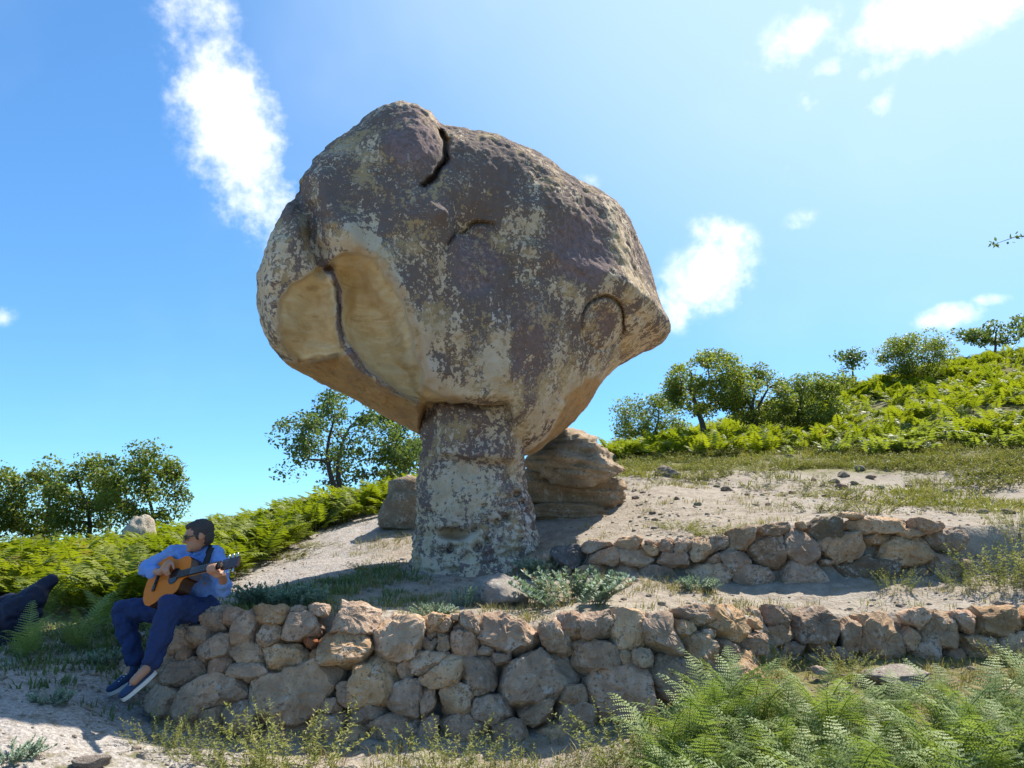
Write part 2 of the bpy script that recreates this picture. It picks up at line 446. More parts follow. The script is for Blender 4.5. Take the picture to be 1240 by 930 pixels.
FRONT = [(150, 6.25), (172, 5.9), (205, 5.68), (250, 5.6), (300, 5.57), (400, 5.6), (500, 5.62), (600, 5.6), (700, 5.58), (800, 5.62), (860, 5.75), (900, 5.95), (932, 6.2)]
RIGHT = [(925, 6.42), (1000, 6.45), (1100, 6.4), (1240, 6.3), (1330, 6.25)]
SECOND = [(618, 8.35), (660, 8.1), (720, 7.95), (800, 7.8), (900, 7.65), (1000, 7.6), (1100, 7.6), (1180, 7.65)]
def dfun(curve):
    xs = [c[0] for c in curve]; ys = [c[1] for c in curve]
    return lambda px: np.interp(px, xs, ys)
def plan(curve, back=0.0):
    return [(W(px, 700, d + back)[0], d + back) for px, d in curve]
def poly_mask(X, Y, line, width):
    """signed distance to an open polyline: positive on its left-hand side; returns 0..1 over +-width"""
    best = np.full(X.shape, 1e9); sgn = np.zeros(X.shape); wd = np.zeros(X.shape)
    L = np.array(line); n = len(L) - 1
    for i in range(n):
        a, b = L[i], L[i + 1]; ab = b - a; q = (ab ** 2).sum()
        t = ((X - a[0]) * ab[0] + (Y - a[1]) * ab[1]) / q
        if i == 0: tc = np.minimum(t, 1)
        elif i == n - 1: tc = np.maximum(t, 0)
        else: tc = np.clip(t, 0, 1)
        dx = X - (a[0] + tc * ab[0]); dy = Y - (a[1] + tc * ab[1])
        d = np.sqrt(dx * dx + dy * dy)
        s = ab[0] * dy - ab[1] * dx
        m = d < best
        best = np.where(m, d, best); sgn = np.where(m, np.sign(s), sgn)
        wd = np.where(m, width[i] + (width[i + 1] - width[i]) * np.clip(t, 0, 1), wd)
    return sstep(best * sgn / wd, -1, 1)
fl = plan(FRONT, 0.22); rl = plan(RIGHT, 0.22)
STEP1 = [(-1.6, 14), (-2.0, 10.5), (-2.35, 8.2), (-2.5, 7.0)] + fl[2:] + rl + [(9, 6.4), (16, 6.6)]
W1 = [1.2, 1.0, .6, .3] + [.1] * (len(fl) - 2 + len(rl)) + [.3, 1.5]
STEP2 = [(-1.5, 11.5), (-.7, 9.6)] + plan(SECOND, 0.2) + [(6.0, 7.9), (9, 8.2), (14, 8.6)]
W2 = [1.0, .5, .2] + [.1] * (len(SECOND) - 1) + [.3, .8, 1.5]
def ground_z(X, Y, rough=True):
    X = np.asarray(X, float); Y = np.asarray(Y, float)
    m1 = poly_mask(X, Y, STEP1, W1); m2 = poly_mask(X, Y, STEP2, W2)
    z = RL(X, Y) * (1 - m1) + (RM(X, Y) * (1 - m2) + RU(X, Y) * m2) * m1
    # hard earth apron round the foot of the mushroom rock
    r = np.sqrt((X + .62) ** 2 + ((Y - 8.75) / 1.1) ** 2)
    z = z + 0.07 * np.exp(-(r / 1.05) ** 2 * 1.5)
    if rough:
        P = np.stack([X, Y, np.zeros_like(X)], -1)
        far = np.clip(np.hypot(X, Y) / 12, .4, 3)
        z = z + 0.05 * far * fbm(P, 0.7, 4, .5) + 0.014 * fbm(P, 5, 3, .6, 3)
    return z
def ground_at(px, py, dmin=3.0, dmax=60.0):
    d = np.linspace(dmin, dmax, 2400)
    P = np.array([W(px, py, q) for q in d])
    g = ground_z(P[:, 0], P[:, 1])
    k = np.where(P[:, 2] <= g)[0]
    k = k[0] if len(k) else len(d) - 1
    return np.array([P[k, 0], P[k, 1], g[k]])
def build_ground():
    def axis(lo, hi, fine_lo, fine_hi, st, g):
        c = list(np.arange(fine_lo, fine_hi + 1e-6, st))
        s = st
        x = c[-1]
        while x < hi: s *= g; x += s; c.append(x)
        s = st; x = c[0]; left = []
        while x > lo: s *= g; x -= s; left.append(x)
        return np.array(left[::-1] + c)
    xs = axis(-500, 500, -5.5, 6.0, .045, 1.05); ys = axis(-400, 500, 3.2, 10.5, .045, 1.05)
    X, Y = np.meshgrid(xs, ys)
    Z = ground_z(X, Y)
    V = np.stack([X, Y, Z], -1).reshape(-1, 3)
    # zones: g = grassy, b = gravelly / grey
    m1 = poly_mask(X, Y, STEP1, W1); m2 = poly_mask(X, Y, STEP2, W2)
    d = np.hypot(X, Y)
    P = np.stack([X, Y, 0 * X], -1)
    nz = fbm(P, .35, 4, .55, 9)
    grassy = np.clip(sstep(d, 12.5, 17.5) * .75 + nz * .35, 0, 1)
    grassy = np.maximum(grassy, sstep(X, -2.6, -4.2) * sstep(Y, 6.3, 7.6) * .8)
    grassy = np.maximum(grassy, (1 - m1) * sstep(X, -.5, 1.5) * .7)
    grassy = np.maximum(grassy, m1 * (1 - m2) * .12 + .3 * sstep(X, 3.2, 6) * m2)
    grassy = np.maximum(grassy, sstep(np.exp(-((X + 2.3) / 1.1) ** 2 - ((Y - 7.2) / .9) ** 2), .25, .8) * .75)
    gravel = (1 - m1) * sstep(X, -1.2, -2.2) + .75 * np.exp(-((X + 1.6) / 1.3) ** 2 - ((Y - 8.6) / 1.5) ** 2)
    zone = np.stack([np.ones_like(X), grassy, np.clip(gravel, 0, 1)], -1).reshape(-1, 3)
    me = mesh_np('ground', V, grid_faces(len(xs), len(ys)))
    attr(me, 'zone', zone)
    o = obj('ground', me, MATS['dry_earth'])
    tag(o, kind='structure')
    return o
build_ground()

# ------------------------------------------------------------------ mushroom rock
def seg_dist(px, py, pts):
    best = np.full(px.shape, 1e9); par = np.zeros(px.shape)
    for i in range(len(pts) - 1):
        a = np.array(pts[i], float); ab = np.array(pts[i + 1], float) - a
        t = np.clip(((px - a[0]) * ab[0] + (py - a[1]) * ab[1]) / (ab ** 2).sum(), 0, 1)
        d = np.hypot(px - a[0] - t * ab[0], py - a[1] - t * ab[1])
        par = np.where(d < best, i + t, par); best = np.minimum(best, d)
    return best, par
def inside(px, py, poly):
    r = np.zeros(px.shape, bool); n = len(poly)
    for i in range(n):
        x1, y1 = poly[i]; x2, y2 = poly[(i + 1) % n]
        if y1 == y2: continue
        c = ((y1 > py) != (y2 > py)) & (px < (x2 - x1) * (py - y1) / (y2 - y1) + x1)
        r ^= c
    return r
def sdf(px, py, poly):
    d, _ = seg_dist(px, py, list(poly) + [poly[0]])
    return np.where(inside(px, py, poly), -d, d)

CAP_OUT = [(478, 122), (500, 124), (522, 137), (535, 152), (560, 154), (600, 163), (640, 180), (680, 203), (720, 225), (752, 250), (772, 280), (785, 315),
           (795, 355), (803, 371), (815, 392), (812, 407), (795, 420), (770, 432), (748, 444), (728, 462), (712, 490), (694, 512), (670, 532), (648, 550),
           (600, 560), (545, 548), (505, 525), (470, 508), (430, 485), (395, 467), (360, 448), (335, 431), (318, 400), (309, 365), (310, 340), (322, 305),
           (335, 275), (352, 245), (362, 220), (380, 195), (405, 168), (430, 147), (452, 131)]
CC = (560.0, 335.0)
YC = 9.05
def build_mushroom():
    root = empty('mushroom_rock', (-.45, 9.0, 1.2))
    tag(root, 'huge weathered sandstone boulder balanced like a mushroom cap on a stout stone stem', 'rock formation')
    NU, NV = 620, 300
    th = np.linspace(0, 2 * np.pi, NU, endpoint=False)
    out = np.array(CAP_OUT + [CAP_OUT[0]], float)
    # dense outline -> radius per angle
    dn = np.concatenate([out[i] + (out[i + 1] - out[i]) * np.linspace(0, 1, 40, endpoint=False)[:, None] for i in range(len(out) - 1)])
    an = np.arctan2(-(dn[:, 1] - CC[1]), dn[:, 0] - CC[0]) % (2 * np.pi); rr = np.hypot(dn[:, 0] - CC[0], dn[:, 1] - CC[1])
    o_ = np.argsort(an)
    Rt = np.interp(th, an[o_], rr[o_], period=2 * np.pi)
    ph = np.linspace(0.0, np.pi, NV)
    TH, PH = np.meshgrid(th, ph)
    c0 = W(*CC, YC); ppm = F / (YC * math.cos(PITCH) + (c0[2] - CAMZ) * math.sin(PITCH))
    Rcur = Rt.copy()
    def surf(R):
        s = np.sin(PH) ** 0.82
        dep = np.sign(np.cos(PH)) * np.abs(np.cos(PH)) ** 0.80
        Df = 1.75 - .25 * np.cos(TH)          # flatter towards the nose
        Db = 1.55
        D = np.where(dep > 0, Df, Db)
        r = R[None, :] * s / ppm
        x = c0[0] + r * np.cos(TH); z = c0[2] + r * np.sin(TH)
        y = YC - D * dep + 0.42 * (x - c0[0]) * s - 0.20 * (z - c0[2]) * sstep(z - c0[2], 0, 2) 
        # bottom of the cap is drawn in over the stem
        y = y + 0.0 * z
        return np.stack([x, y, z], -1)
    NB = 200
    for it in range(8):
        P = surf(Rcur)
        px, py = project(P)
        a = np.arctan2(-(py - CC[1]), px - CC[0]) % (2 * np.pi); r = np.hypot(px - CC[0], py - CC[1])
        ratio = r / np.interp(a, th, Rt, period=2 * np.pi)
        k = (a / (2 * np.pi) * NB).astype(int) % NB
        corr = np.zeros(NU); wgt = np.zeros(NU)
        for b_ in range(NB):
            idx = np.where((k == b_).ravel())[0]
            j = idx[np.argmax(ratio.ravel()[idx])]
            u = j % NU
            dd = np.abs((np.arange(NU) - u + NU // 2) % NU - NU // 2)
            g = np.exp(-(dd / 4.0) ** 2)
            corr += g / ratio.ravel()[j]; wgt += g
        Rcur = Rcur * (1 + .8 * (corr / np.maximum(wgt, 1e-6) - 1))
    P = surf(Rcur)
    px, py = project(P)
    front = sstep(PH, 1.75, 1.45)
    view = P - np.array([0, 0, CAMZ]); view /= np.linalg.norm(view, axis=-1)[..., None]
    push = np.zeros(px.shape)          # metres away from the camera
    nz = fbm(P, 2.2, 3, .5, 4) * 7      # wobble of feature edges, px
    pxw, pyw = px + nz, py + fbm(P, 2.2, 3, .5, 8) * 7
    # the alcove: two scooped lobes with a rib between them
    lobeL = [(345, 372), (362, 345), (385, 330), (397, 350), (408, 392), (415, 426), (395, 431), (362, 434), (349, 412)]
    lobeR = [(400, 326), (420, 312), (444, 316), (468, 346), (486, 378), (496, 420), (507, 468), (540, 487), (505, 484), (468, 458), (432, 425), (421, 408), (410, 368)]
    dl, dr = sdf(pxw, pyw, lobeL), sdf(pxw, pyw, lobeR)
    dl -= 7; dr -= 7
    aL, aR = sstep(dl, 4, -5), sstep(dr, 4, -5)
    push += .16 * sstep(dl, 2, -3.5) + .26 * sstep(dl, 0, -34) + .22 * sstep(dr, 2, -3.5) + .26 * sstep(dr, 0, -34)
    # left rim valley, running up from the rib
    d, t = seg_dist(pxw, pyw, [(366, 246), (384, 285), (398, 330), (408, 372), (416, 424), (455, 462), (505, 490)])
    push -= .17 * np.exp(-(d / 6) ** 2) * sstep(t, .8, 1.8)
    dv, tv = seg_dist(pxw, pyw, [(362, 238), (376, 262), (384, 292), (394, 322)])
    push += .36 * np.exp(-(dv / 10) ** 2)
    db, tb = seg_dist(pxw, pyw, [(385, 215), (402, 262), (425, 296)])
    push -= .16 * np.exp(-(db / 17) ** 2)
    dlb, _q = seg_dist(pxw, pyw, [(335, 290), (326, 345), (338, 400)])
    push -= .12 * np.exp(-(dlb / 20) ** 2)
    # right brow over the alcove
    d, t = seg_dist(pxw, pyw, [(425, 280), (452, 302), (478, 340), (496, 380), (508, 425), (516, 470)])
    push -= .13 * np.exp(-(d / 20) ** 2)
    # underside left: below the rim line the surface turns under
    under = [(352, 436), (415, 429), (455, 463), (508, 491), (560, 500), (560, 570), (500, 545), (400, 490), (320, 440)]
    du = sdf(pxw, pyw, under)
    uL = sstep(du, 5, -9)
    push += .30 * sstep(du, 2, -26)
    # head boulder at the top with the crack along its right side
    d, t = seg_dist(pxw, pyw, [(533, 148), (539, 168), (537, 192), (528, 212), (512, 222)])
    push += .34 * np.exp(-(d / 2.9) ** 2) * sstep(t, 0, .5)
    hb = np.hypot((px - 494) / 46, (py - 172) / 50)
    push -= .10 * sstep(hb, 1.05, .3)
    # oval plates
    e1 = np.hypot((pxw - 577) / 36, (pyw - 314) / 48)
    push += .13 * np.exp(-((e1 - 1) / .055) ** 2) * sstep(py, 315, 285) * sstep(px, 608, 590) + .05 * sstep(e1, 1, .7)
    e2 = np.hypot((px - 727) / 26, (py - 390) / 32)
    push += .13 * np.exp(-((e2 - 1) / .065) ** 2) * (.4 + .88 * sstep(py - .4 * (px - 727), 396, 366)) + .06 * np.exp(-((e2 - 1) / .10) ** 2) * sstep(px, 735, 748) * sstep(py, 425, 400)
    push += .13 * np.exp(-(np.hypot((px - 752) / 9, (py - 418) / 24)) ** 2)
    push += .06 * sstep(np.hypot((pxw - 706) / 50, (pyw - 300) / 50), 1.1, .2)
    # right underside past the crease
    undR = [(752, 441), (712, 462), (686, 482), (676, 508), (660, 530), (632, 552), (660, 575), (720, 520), (780, 445)]
    dR = sdf(pxw, pyw, undR); uR = sstep(dR, 4, -8)
    push += .20 * sstep(dR, 3, -22)
    push += .75 * sstep(pyw, 476, 500) * sstep(px, 506, 516) * sstep(px, 622, 604)
    # nose: small blunt end
    push -= .10 * np.exp(-(np.hypot((px - 803) / 14, (py - 395) / 18)) ** 2)
    # vertical soft runnels on the face
    push += .05 * np.exp(-((px - 612 - .12 * (py - 300)) / 12) ** 2) * sstep(py, 230, 330) * sstep(py, 520, 420)
    push += .06 * np.exp(-((px - 540 + .1 * (py - 300)) / 10) ** 2) * sstep(py, 280, 330) * sstep(py, 480, 420)
    P = P + view * (push * front)[..., None]
    # fractal relief along the radial direction
    nrm = P - np.array([c0[0], YC, c0[2]]); nrm /= np.linalg.norm(nrm, axis=-1)[..., None]
    smooth = 1 - .75 * np.clip(aL + aR, 0, 1)
    rim = sstep(np.abs(PH - 1.57), .05, .5)
    rel = .06 * fbm(P, .8, 2, .5, 1) * (.4 + .6 * rim) + (.026 * (.35 + .65 * rim) * fbm(P, 3.4, 4, .55, 2) + .009 * fbm(P, 11, 3, .6, 5)) * smooth
    pits = fbm(P, 7, 2, .5, 6)
    rel -= .016 * sstep(pits, .4, .8) * smooth * rim
    flake = fbm(P * np.array([1, 1, 4.0]), 2.4, 3, .6, 77)
    rel = rel + .02 * flake * np.clip(aL + aR, 0, 1)
    P = P + nrm * rel[..., None]
    drib, _t = seg_dist(pxw, pyw, [(398, 322), (406, 360), (415, 424), (455, 462), (505, 490)])
    bare = np.clip(np.maximum(aL, aR), 0, 1) * front * (1 - .95 * np.exp(-(drib / 6.0) ** 2))
    orange = np.clip(np.maximum(uL, uR) + .5 * np.exp(-(np.hypot((px - 425) / 30, (py - 295) / 20)) ** 2) + .5 * np.exp(-((dr - 6) / 9) ** 2) * sstep(px, 430, 470), 0, 1) * front
    purple = np.clip(.9 * sstep(e1, 1.05, .6) + .8 * sstep(np.hypot((px - 729) / 15, (py - 390) / 18), 1.2, .5) + .95 * sstep(np.hypot((pxw - 702) / 44, (pyw - 300) / 48), 1.1, .7)
                     + .9 * sstep(np.hypot((pxw - 498) / 36, (pyw - 165) / 40), 1.1, .7) + .6 * sstep(np.hypot((pxw - 640) / 26, (pyw - 430) / 80), 1.1, .5) + 1.0 * np.exp(-(drib / 6.0) ** 2), 0, 1) * front
    # collapse poles
    V = P.reshape(-1, 3)
    V[:NU] = V[:NU].mean(0); V[-NU:] = V[-NU:].mean(0)
    me = mesh_np('cap', V - np.array(root.location), grid_faces(NU, NV, True)[:, ::-1])
    attr(me, 'mask', np.stack([bare, orange, purple], -1).reshape(-1, 3))
    obj('cap', me, MATS['weathered_sandstone'], root)
    # ---- stem
    prof = [(470, 512, 640), (500, 511, 640), (540, 510, 633), (560, 509, 634), (580, 508, 637), (600, 507, 642), (620, 506, 645), (640, 505, 648), (660, 503, 650), (680, 499, 654), (700, 490, 660), (730, 470, 670), (770, 450, 680)]
    NU, NV = 260, 190
    pys = np.linspace(470, 770, NV)
    yl = np.interp(pys, [p[0] for p in prof], [p[1] for p in prof]); yr = np.interp(pys, [p[0] for p in prof], [p[2] for p in prof])
    YS = 9.0
    th = np.linspace(0, 2 * np.pi, NU, endpoint=False)
    rows = []
    for v in range(NV):
        l, r_ = W(yl[v], pys[v], YS), W(yr[v], pys[v], YS)
        cx = (l[0] + r_[0]) / 2; rx = (r_[0] - l[0]) / 2 * .985
        sq = (np.abs(np.cos(th)) ** 2.6 + np.abs(np.sin(th)) ** 2.6) ** (-1 / 2.6)
        rows.append(np.stack([cx + rx * np.cos(th) * sq, YS + .92 * rx * np.sin(th) * sq, np.full(NU, l[2])], -1))
    P = np.array(rows)
    px, py = project(P)
    fr = sstep(P[..., 1], YS + .1, YS - .25)
    view = P - np.array([0, 0, CAMZ]); view /= np.linalg.norm(view, axis=-1)[..., None]
    pxw = px + 5 * fbm(P, 3, 3, .5, 2); pyw = py + 5 * fbm(P, 3, 3, .5, 5)
    push = -.16 * sstep(np.maximum(np.abs(pxw - 578) / 52, np.abs(pyw - 525) / 34), 1.15, .75)     # the upper block
    push += .06 * np.exp(-((pyw - 557) / 5) ** 2) * sstep(np.abs(px - 575), 60, 45)
    push += .05 * np.exp(-(np.hypot((px - 582) / 14, (py - 532) / 9)) ** 2)
    push += .26 * np.exp(-(np.hypot((pxw - 552) / 19, (pyw - 647) / 7)) ** 4)
    for hx, hy, hr in ((625, 600, 6), (632, 610, 5), (600, 634, 5), (612, 627, 4), (575, 640, 5), (578, 662, 6), (640, 620, 5), (590, 655, 4), (546, 665, 5)):
        push += .12 * np.exp(-(np.hypot(px - hx, (py - hy)) / hr) ** 4)
    push += .05 * np.exp(-((pyw - 672) / 7) ** 2)
    P = P + view * (push * fr)[..., None]
    ax = np.stack([P[..., 0] + .45, P[..., 1] - YS, 0 * P[..., 0]], -1); ax /= np.linalg.norm(ax, axis=-1)[..., None]
    low = sstep(py, 560, 660)
    rel = .05 * fbm(P, 1.6, 3, .5, 11) + (.025 + .02 * low) * fbm(P, 5.5, 4, .6, 12) + .012 * fbm(P, 17, 2, .6, 13) - (.02 + .05 * low) * sstep(fbm(P, 8, 2, .5, 14), .35, .75)
    rel += .04 * np.abs(fbm(P * np.array([1, 1, 3.0]), 2.2, 2, .5, 17)) * low
    P = P + ax * rel[..., None]
    V = P.reshape(-1, 3)
    me = mesh_np('stem', V - np.array(root.location), grid_faces(NU, NV, True)[:, ::-1])
    org = np.clip(.55 * np.exp(-(np.hypot((px - 552) / 24, (py - 650) / 10)) ** 2) + .4 * np.exp(-(np.hypot((px - 560) / 20, (py - 570) / 22)) ** 2), 0, 1)
    attr(me, 'mask', np.stack([np.full(px.shape, .0) * (1 - org), org, np.full(px.shape, .22)], -1).reshape(-1, 3))
    obj('stem', me, MATS['weathered_sandstone'], root)
build_mushroom()

# ------------------------------------------------------------------ dry stone walls
TINTS = [(0.34, 0.285, 0.24), (0.29, 0.25, 0.225), (0.37, 0.30, 0.235), (0.31, 0.265, 0.24), (0.38, 0.295, 0.21), (0.27, 0.235, 0.215), (0.35, 0.285, 0.245), (0.33, 0.255, 0.215)]
def stone_mesh(name, outline, depth, bulge, seed, rs, frame):
    """outline (n,2) in metres along (tangent, up); frame = 3x3 rows tangent, up, outward"""
    n = len(outline)
    prof = [(.0, -depth), (.55, -depth), (.88, -.72 * depth), (.985, -.35 * depth), (1.0, -.05 * depth), (.99, .35 * bulge), (.955, .66 * bulge), (.90, .82 * bulge), (.78, .93 * bulge), (.60, .98 * bulge), (.40, 1.0 * bulge), (.2, 1.01 * bulge), (0, 1.02 * bulge)]
    tx, ty = rs.uniform(-.35, .35), rs.uniform(-.4, .15)
    rows = []
    for s, c in prof:
        p = outline * s
        cc = c + ((p[:, 0] * tx + p[:, 1] * ty) if c > -.3 * depth else 0)
        rows.append(np.c_[p, cc * np.ones(n)])
    P = np.concatenate(rows)
    size = np.sqrt(np.abs(outline).max(0).prod())
    # a few chipped facets
    for k in range(14):
        d = rs.normal(size=3); d[2] = abs(d[2]) * .9 + .2; d /= np.linalg.norm(d)
        h = P @ d
        lim = h.max() * rs.uniform(.66, .92)
        P -= np.outer(np.maximum(h - lim, 0) * 1.0, d)
    q = P / max(size, .05)
    nn = fbm(q, .9, 2, .5, seed)[:, None] * .08 + fbm(q, 2.2, 4, .66, seed + 40)[:, None] * .10
    dirv = P - np.array([0, 0, -.3 * depth]); dirv /= np.linalg.norm(dirv, axis=1)[:, None] + 1e-9
    P = P + dirv * nn * size
    nr = len(prof)
    P[:n] = P[:n].mean(0); P[-n:] = P[-n:].mean(0)
    return mesh_np(name, P @ frame, grid_faces(n, nr, True), False)
def build_wall(name, label, cat, stones, curve, region, batter, fillmin, seed, thick=.3, group=None):
    """stones: (px, py, w, h, rot clockwise deg); region: polygon in px that the wall face covers"""
    rs = np.random.RandomState(seed)
    df = dfun(curve)
    reg = np.array(region, float)
    x0, y0 = np.floor(reg.min(0)).astype(int) - 60; x1, y1 = np.ceil(reg.max(0)).astype(int) + 60
    GX, GY = np.meshgrid(np.arange(x0, x1), np.arange(y0, y1)); GX = GX.astype(float); GY = GY.astype(float)
    inreg = inside(GX, GY, region)
    wx = 3.0 * fbm(np.stack([GX, GY, 0 * GX], -1), 1 / 26., 3, .6, seed); wy = 3.0 * fbm(np.stack([GX, GY, 0 * GX], -1), 1 / 26., 3, .6, seed + 5)
    best = np.full(GX.shape, 9.0); own = np.full(GX.shape, -1)
    def put(i, s):
        px, py, w, h, rot = s[:5]
        r = math.radians(rot); dx, dy = GX + wx - px, GY + wy - py
        a = dx * math.cos(r) + dy * math.sin(r); b = -dx * math.sin(r) + dy * math.cos(r)
        p = 4.6
        e = ((np.abs(a) / (w / 2)) ** p + (np.abs(b) / (h / 2)) ** p) ** (1 / p)
        e = np.where(e < 1.34, e, 9.0)
        m = e < best
        best[m] = e[m]; own[m] = i
    stones = list(stones)
    for i, s in enumerate(stones): put(i, s)
    dreg = sdf(GX + wx, GY + wy, region); own[dreg > 4] = -1
    # small stones wedged into the gaps that are left
    for k in range(160):
        free = inreg & (own < 0)
        if free.sum() < 30: break
        d = free.astype(int); acc = d.copy(); cur = free.copy(); r = 0; last = cur
        while cur.any() and r < 40:
            last = cur
            c = cur.copy(); c[1:] &= cur[:-1]; c[:-1] &= cur[1:]; c[:, 1:] &= cur[:, :-1]; c[:, :-1] &= cur[:, 1:]
            cur = c; r += 1
        if r < fillmin: break
        ys, xs = np.where(last)
        j = rs.randint(len(xs))
        r = min(r, 16)
        s = (x0 + xs[j], y0 + ys[j], r * 2.3 * rs.uniform(1, 1.4), r * 2.1, rs.uniform(-25, 25))
        stones.append(s); put(len(stones) - 1, s)
    mid = curve[len(curve) // 2]
    gx, gy = W(mid[0], 800, mid[1])[:2]
    root = empty(name, (gx, gy, float(ground_z(np.array([gx]), np.array([gy - .3]))[0])))
    tag(root, label, cat, group)
    rl_ = np.array(root.location)
    NA = 44; ang = np.linspace(0, 2 * np.pi, NA, endpoint=False)
    for i, s in enumerate(stones):
        m = own == i
        if m.sum() < 20: continue
        cx, cy = GX[m].mean(), GY[m].mean()
        ci, cj = int(round(cy)) - y0, int(round(cx)) - x0
        if own[ci, cj] != i: cx, cy = s[0], s[1]
        rad = np.zeros(NA)
        for k, a_ in enumerate(ang):
            rr = np.arange(0, 110, .5)
            xi = np.clip(np.round(cx + rr * math.cos(a_)).astype(int) - x0, 0, GX.shape[1] - 1); yi = np.clip(np.round(cy - rr * math.sin(a_)).astype(int) - y0, 0, GX.shape[0] - 1)
            ok = own[yi, xi] == i
            bad = np.where(~ok)[0]
            rad[k] = max(2.0, rr[bad[0]] if len(bad) else rr[-1])
        sm = np.convolve(np.r_[rad[-2:], rad, rad[:2]], np.array([.05, .2, .5, .2, .05]), 'valid')
        rad = np.minimum(sm, rad + 1.5) - .3
        Y = float(df(cx))
        for _ in range(3):
            P0 = W(cx, cy, Y); Y = float(df(cx)) + batter * (P0[2] - .5)
        Y += rs.uniform(-.02, .03)
        P0 = W(cx, cy, Y)
        pa, pb = W(cx - 12, 750, df(cx - 12)), W(cx + 12, 750, df(cx + 12))
        tng = np.array([pb[0] - pa[0], pb[1] - pa[1], 0]); tng /= np.linalg.norm(tng)
        upv = np.array([0, batter, 1.0]); upv /= np.linalg.norm(upv)
        outw = np.cross(tng, upv); outw /= np.linalg.norm(outw)
        upv = np.cross(outw, tng)
        dcam = P0[1] * math.cos(PITCH) + (P0[2] - CAMZ) * math.sin(PITCH)
        mpp = dcam / F
        fore = max(.45, abs(tng[0] - tng[1] * (cx - CX) / F))      # undo foreshortening along the tangent
        outl = np.c_[rad * np.cos(ang) * mpp / fore, rad * np.sin(ang) * mpp] * 1.10
        half = min(np.abs(outl[:, 0]).max(), np.abs(outl[:, 1]).max())
        bulge = np.clip(half * rs.uniform(.4, .65), .02, .07)
        me = stone_mesh('stone', outl, max(min(thick, half * 2.4), .12), bulge, rs.uniform(0, 200), rs, np.stack([tng, upv, outw]))
        o = obj('stone', me, MATS['field_stone'], root, P0 - rl_)
        t = TINTS[rs.randint(len(TINTS))]; t = (t[0] * 1.5, t[1] * 1.27, t[2] * 1.04); k = rs.uniform(.82, 1.2)
        if len(s) > 5: t = s[5]
        o.color = (t[0] * k, t[1] * k, t[2] * k, 1)
    return root
Z5 = [(255, 140, 92, 62), (330, 160, 92, 92), (190, 220, 82, 105), (275, 208, 92, 92, -30), (405, 150, 62, 62), (450, 192, 112, 112), (562, 135, 152, 66), (640, 122, 92, 28), (730, 112, 104, 52),
      (850, 150, 192, 108), (660, 182, 156, 92), (530, 222, 102, 78), (695, 240, 56, 52, 0, (.36, .15, .075)), (715, 292, 42, 42, 0, (.34, .19, .10)), (830, 264, 226, 122), (1025, 212, 182, 162), (1170, 165, 112, 72), (1150, 236, 62, 62),
      (1212, 238, 72, 92), (610, 292, 162, 124), (455, 282, 132, 84), (310, 265, 162, 72, -20), (215, 285, 62, 52), (350, 326, 72, 58), (140, 330, 62, 148, 35), (240, 346, 172, 102, -20), (455, 352, 132, 68),
      (640, 425, 392, 200, -13), (270, 447, 202, 152, -30), (400, 427, 122, 92, -35), (140, 457, 112, 98), (930, 385, 202, 158), (825, 432, 72, 82), (1055, 346, 62, 82), (1165, 336, 172, 118), (1090, 462, 212, 122),
      (920, 515, 127, 78), (320, 535, 112, 132, 20), (150, 572, 112, 142, 20), (75, 562, 72, 92), (1030, 587, 252, 134), (870, 602, 102, 122), (760, 472, 112, 62), (755, 540, 142, 82), (430, 505, 122, 122), (240, 612, 102, 122),
      (600, 610, 170, 110), (420, 640, 150, 100), (730, 650, 150, 100), (930, 690, 150, 90), (1100, 690, 150, 80), (330, 670, 90, 90), (80, 660, 110, 100)]
Z6 = [(115, 175, 62, 72), (220, 175, 62, 92), (65, 240, 72, 62), (175, 236, 142, 112), (350, 210, 202, 132, 15), (85, 340, 182, 122), (245, 352, 132, 118), (335, 298, 72, 52), (270, 270, 62, 28), (545, 230, 102, 132),
      (590, 186, 82, 92), (690, 176, 122, 88), (690, 286, 178, 118), (812, 196, 122, 142), (955, 222, 168, 132), (860, 303, 92, 62), (798, 298, 46, 52), (465, 367, 312, 186, -20), (795, 427, 288, 186), (990, 367, 172, 166),
      (40, 462, 112, 122), (165, 457, 112, 102), (255, 425, 52, 37), (300, 492, 168, 98), (455, 504, 138, 78), (605, 446, 102, 82), (605, 522, 152, 104), (990, 487, 102, 92), (830, 520, 47, 42), (820, 580, 92, 92), (890, 562, 92, 92),
      (350, 592, 122, 102), (200, 567, 152, 112), (40, 582, 92, 112), (560, 612, 222, 142), (1020, 195, 82, 78), (1090, 262, 112, 152, -30), (1190, 272, 82, 82), (1120, 215, 47, 52), (1165, 162, 162, 102, 30), (1075, 138, 152, 66, 25),
      (700, 650, 120, 90), (420, 680, 150, 80), (200, 680, 150, 90), (900, 660, 120, 90), (1040, 590, 140, 110), (1150, 420, 130, 120, 20), (1120, 530, 110, 100), (40, 690, 130, 80)]
def conv(lst, ox, oy, k):
    r = []
    for s in lst:
        s = tuple(s) + ((0,) if len(s) == 4 else ())
        r.append((ox + k * s[0], oy + k * s[1], k * s[2], k * s[3], s[4]) + tuple(s[5:]))
    return r
k5 = 400 / 1240
front_st = conv(Z5, 150, 700, k5) + conv(Z6, 500, 700, k5)
build_wall('dry_stone_terrace', 'tall grey-brown dry stone terrace wall of rounded boulders under the seated guitarist', 'stone wall', front_st, FRONT,
           [(160, 880), (178, 820), (203, 780), (216, 756), (240, 742), (262, 736), (300, 737), (350, 736), (400, 735), (440, 732), (480, 744), (560, 746), (600, 746), (650, 765), (680, 748), (760, 742), (800, 745), (850, 735), (905, 742), (925, 760), (925, 840), (900, 925), (160, 930)],
           .24, 3, 3)
k7 = 400 / 1127.
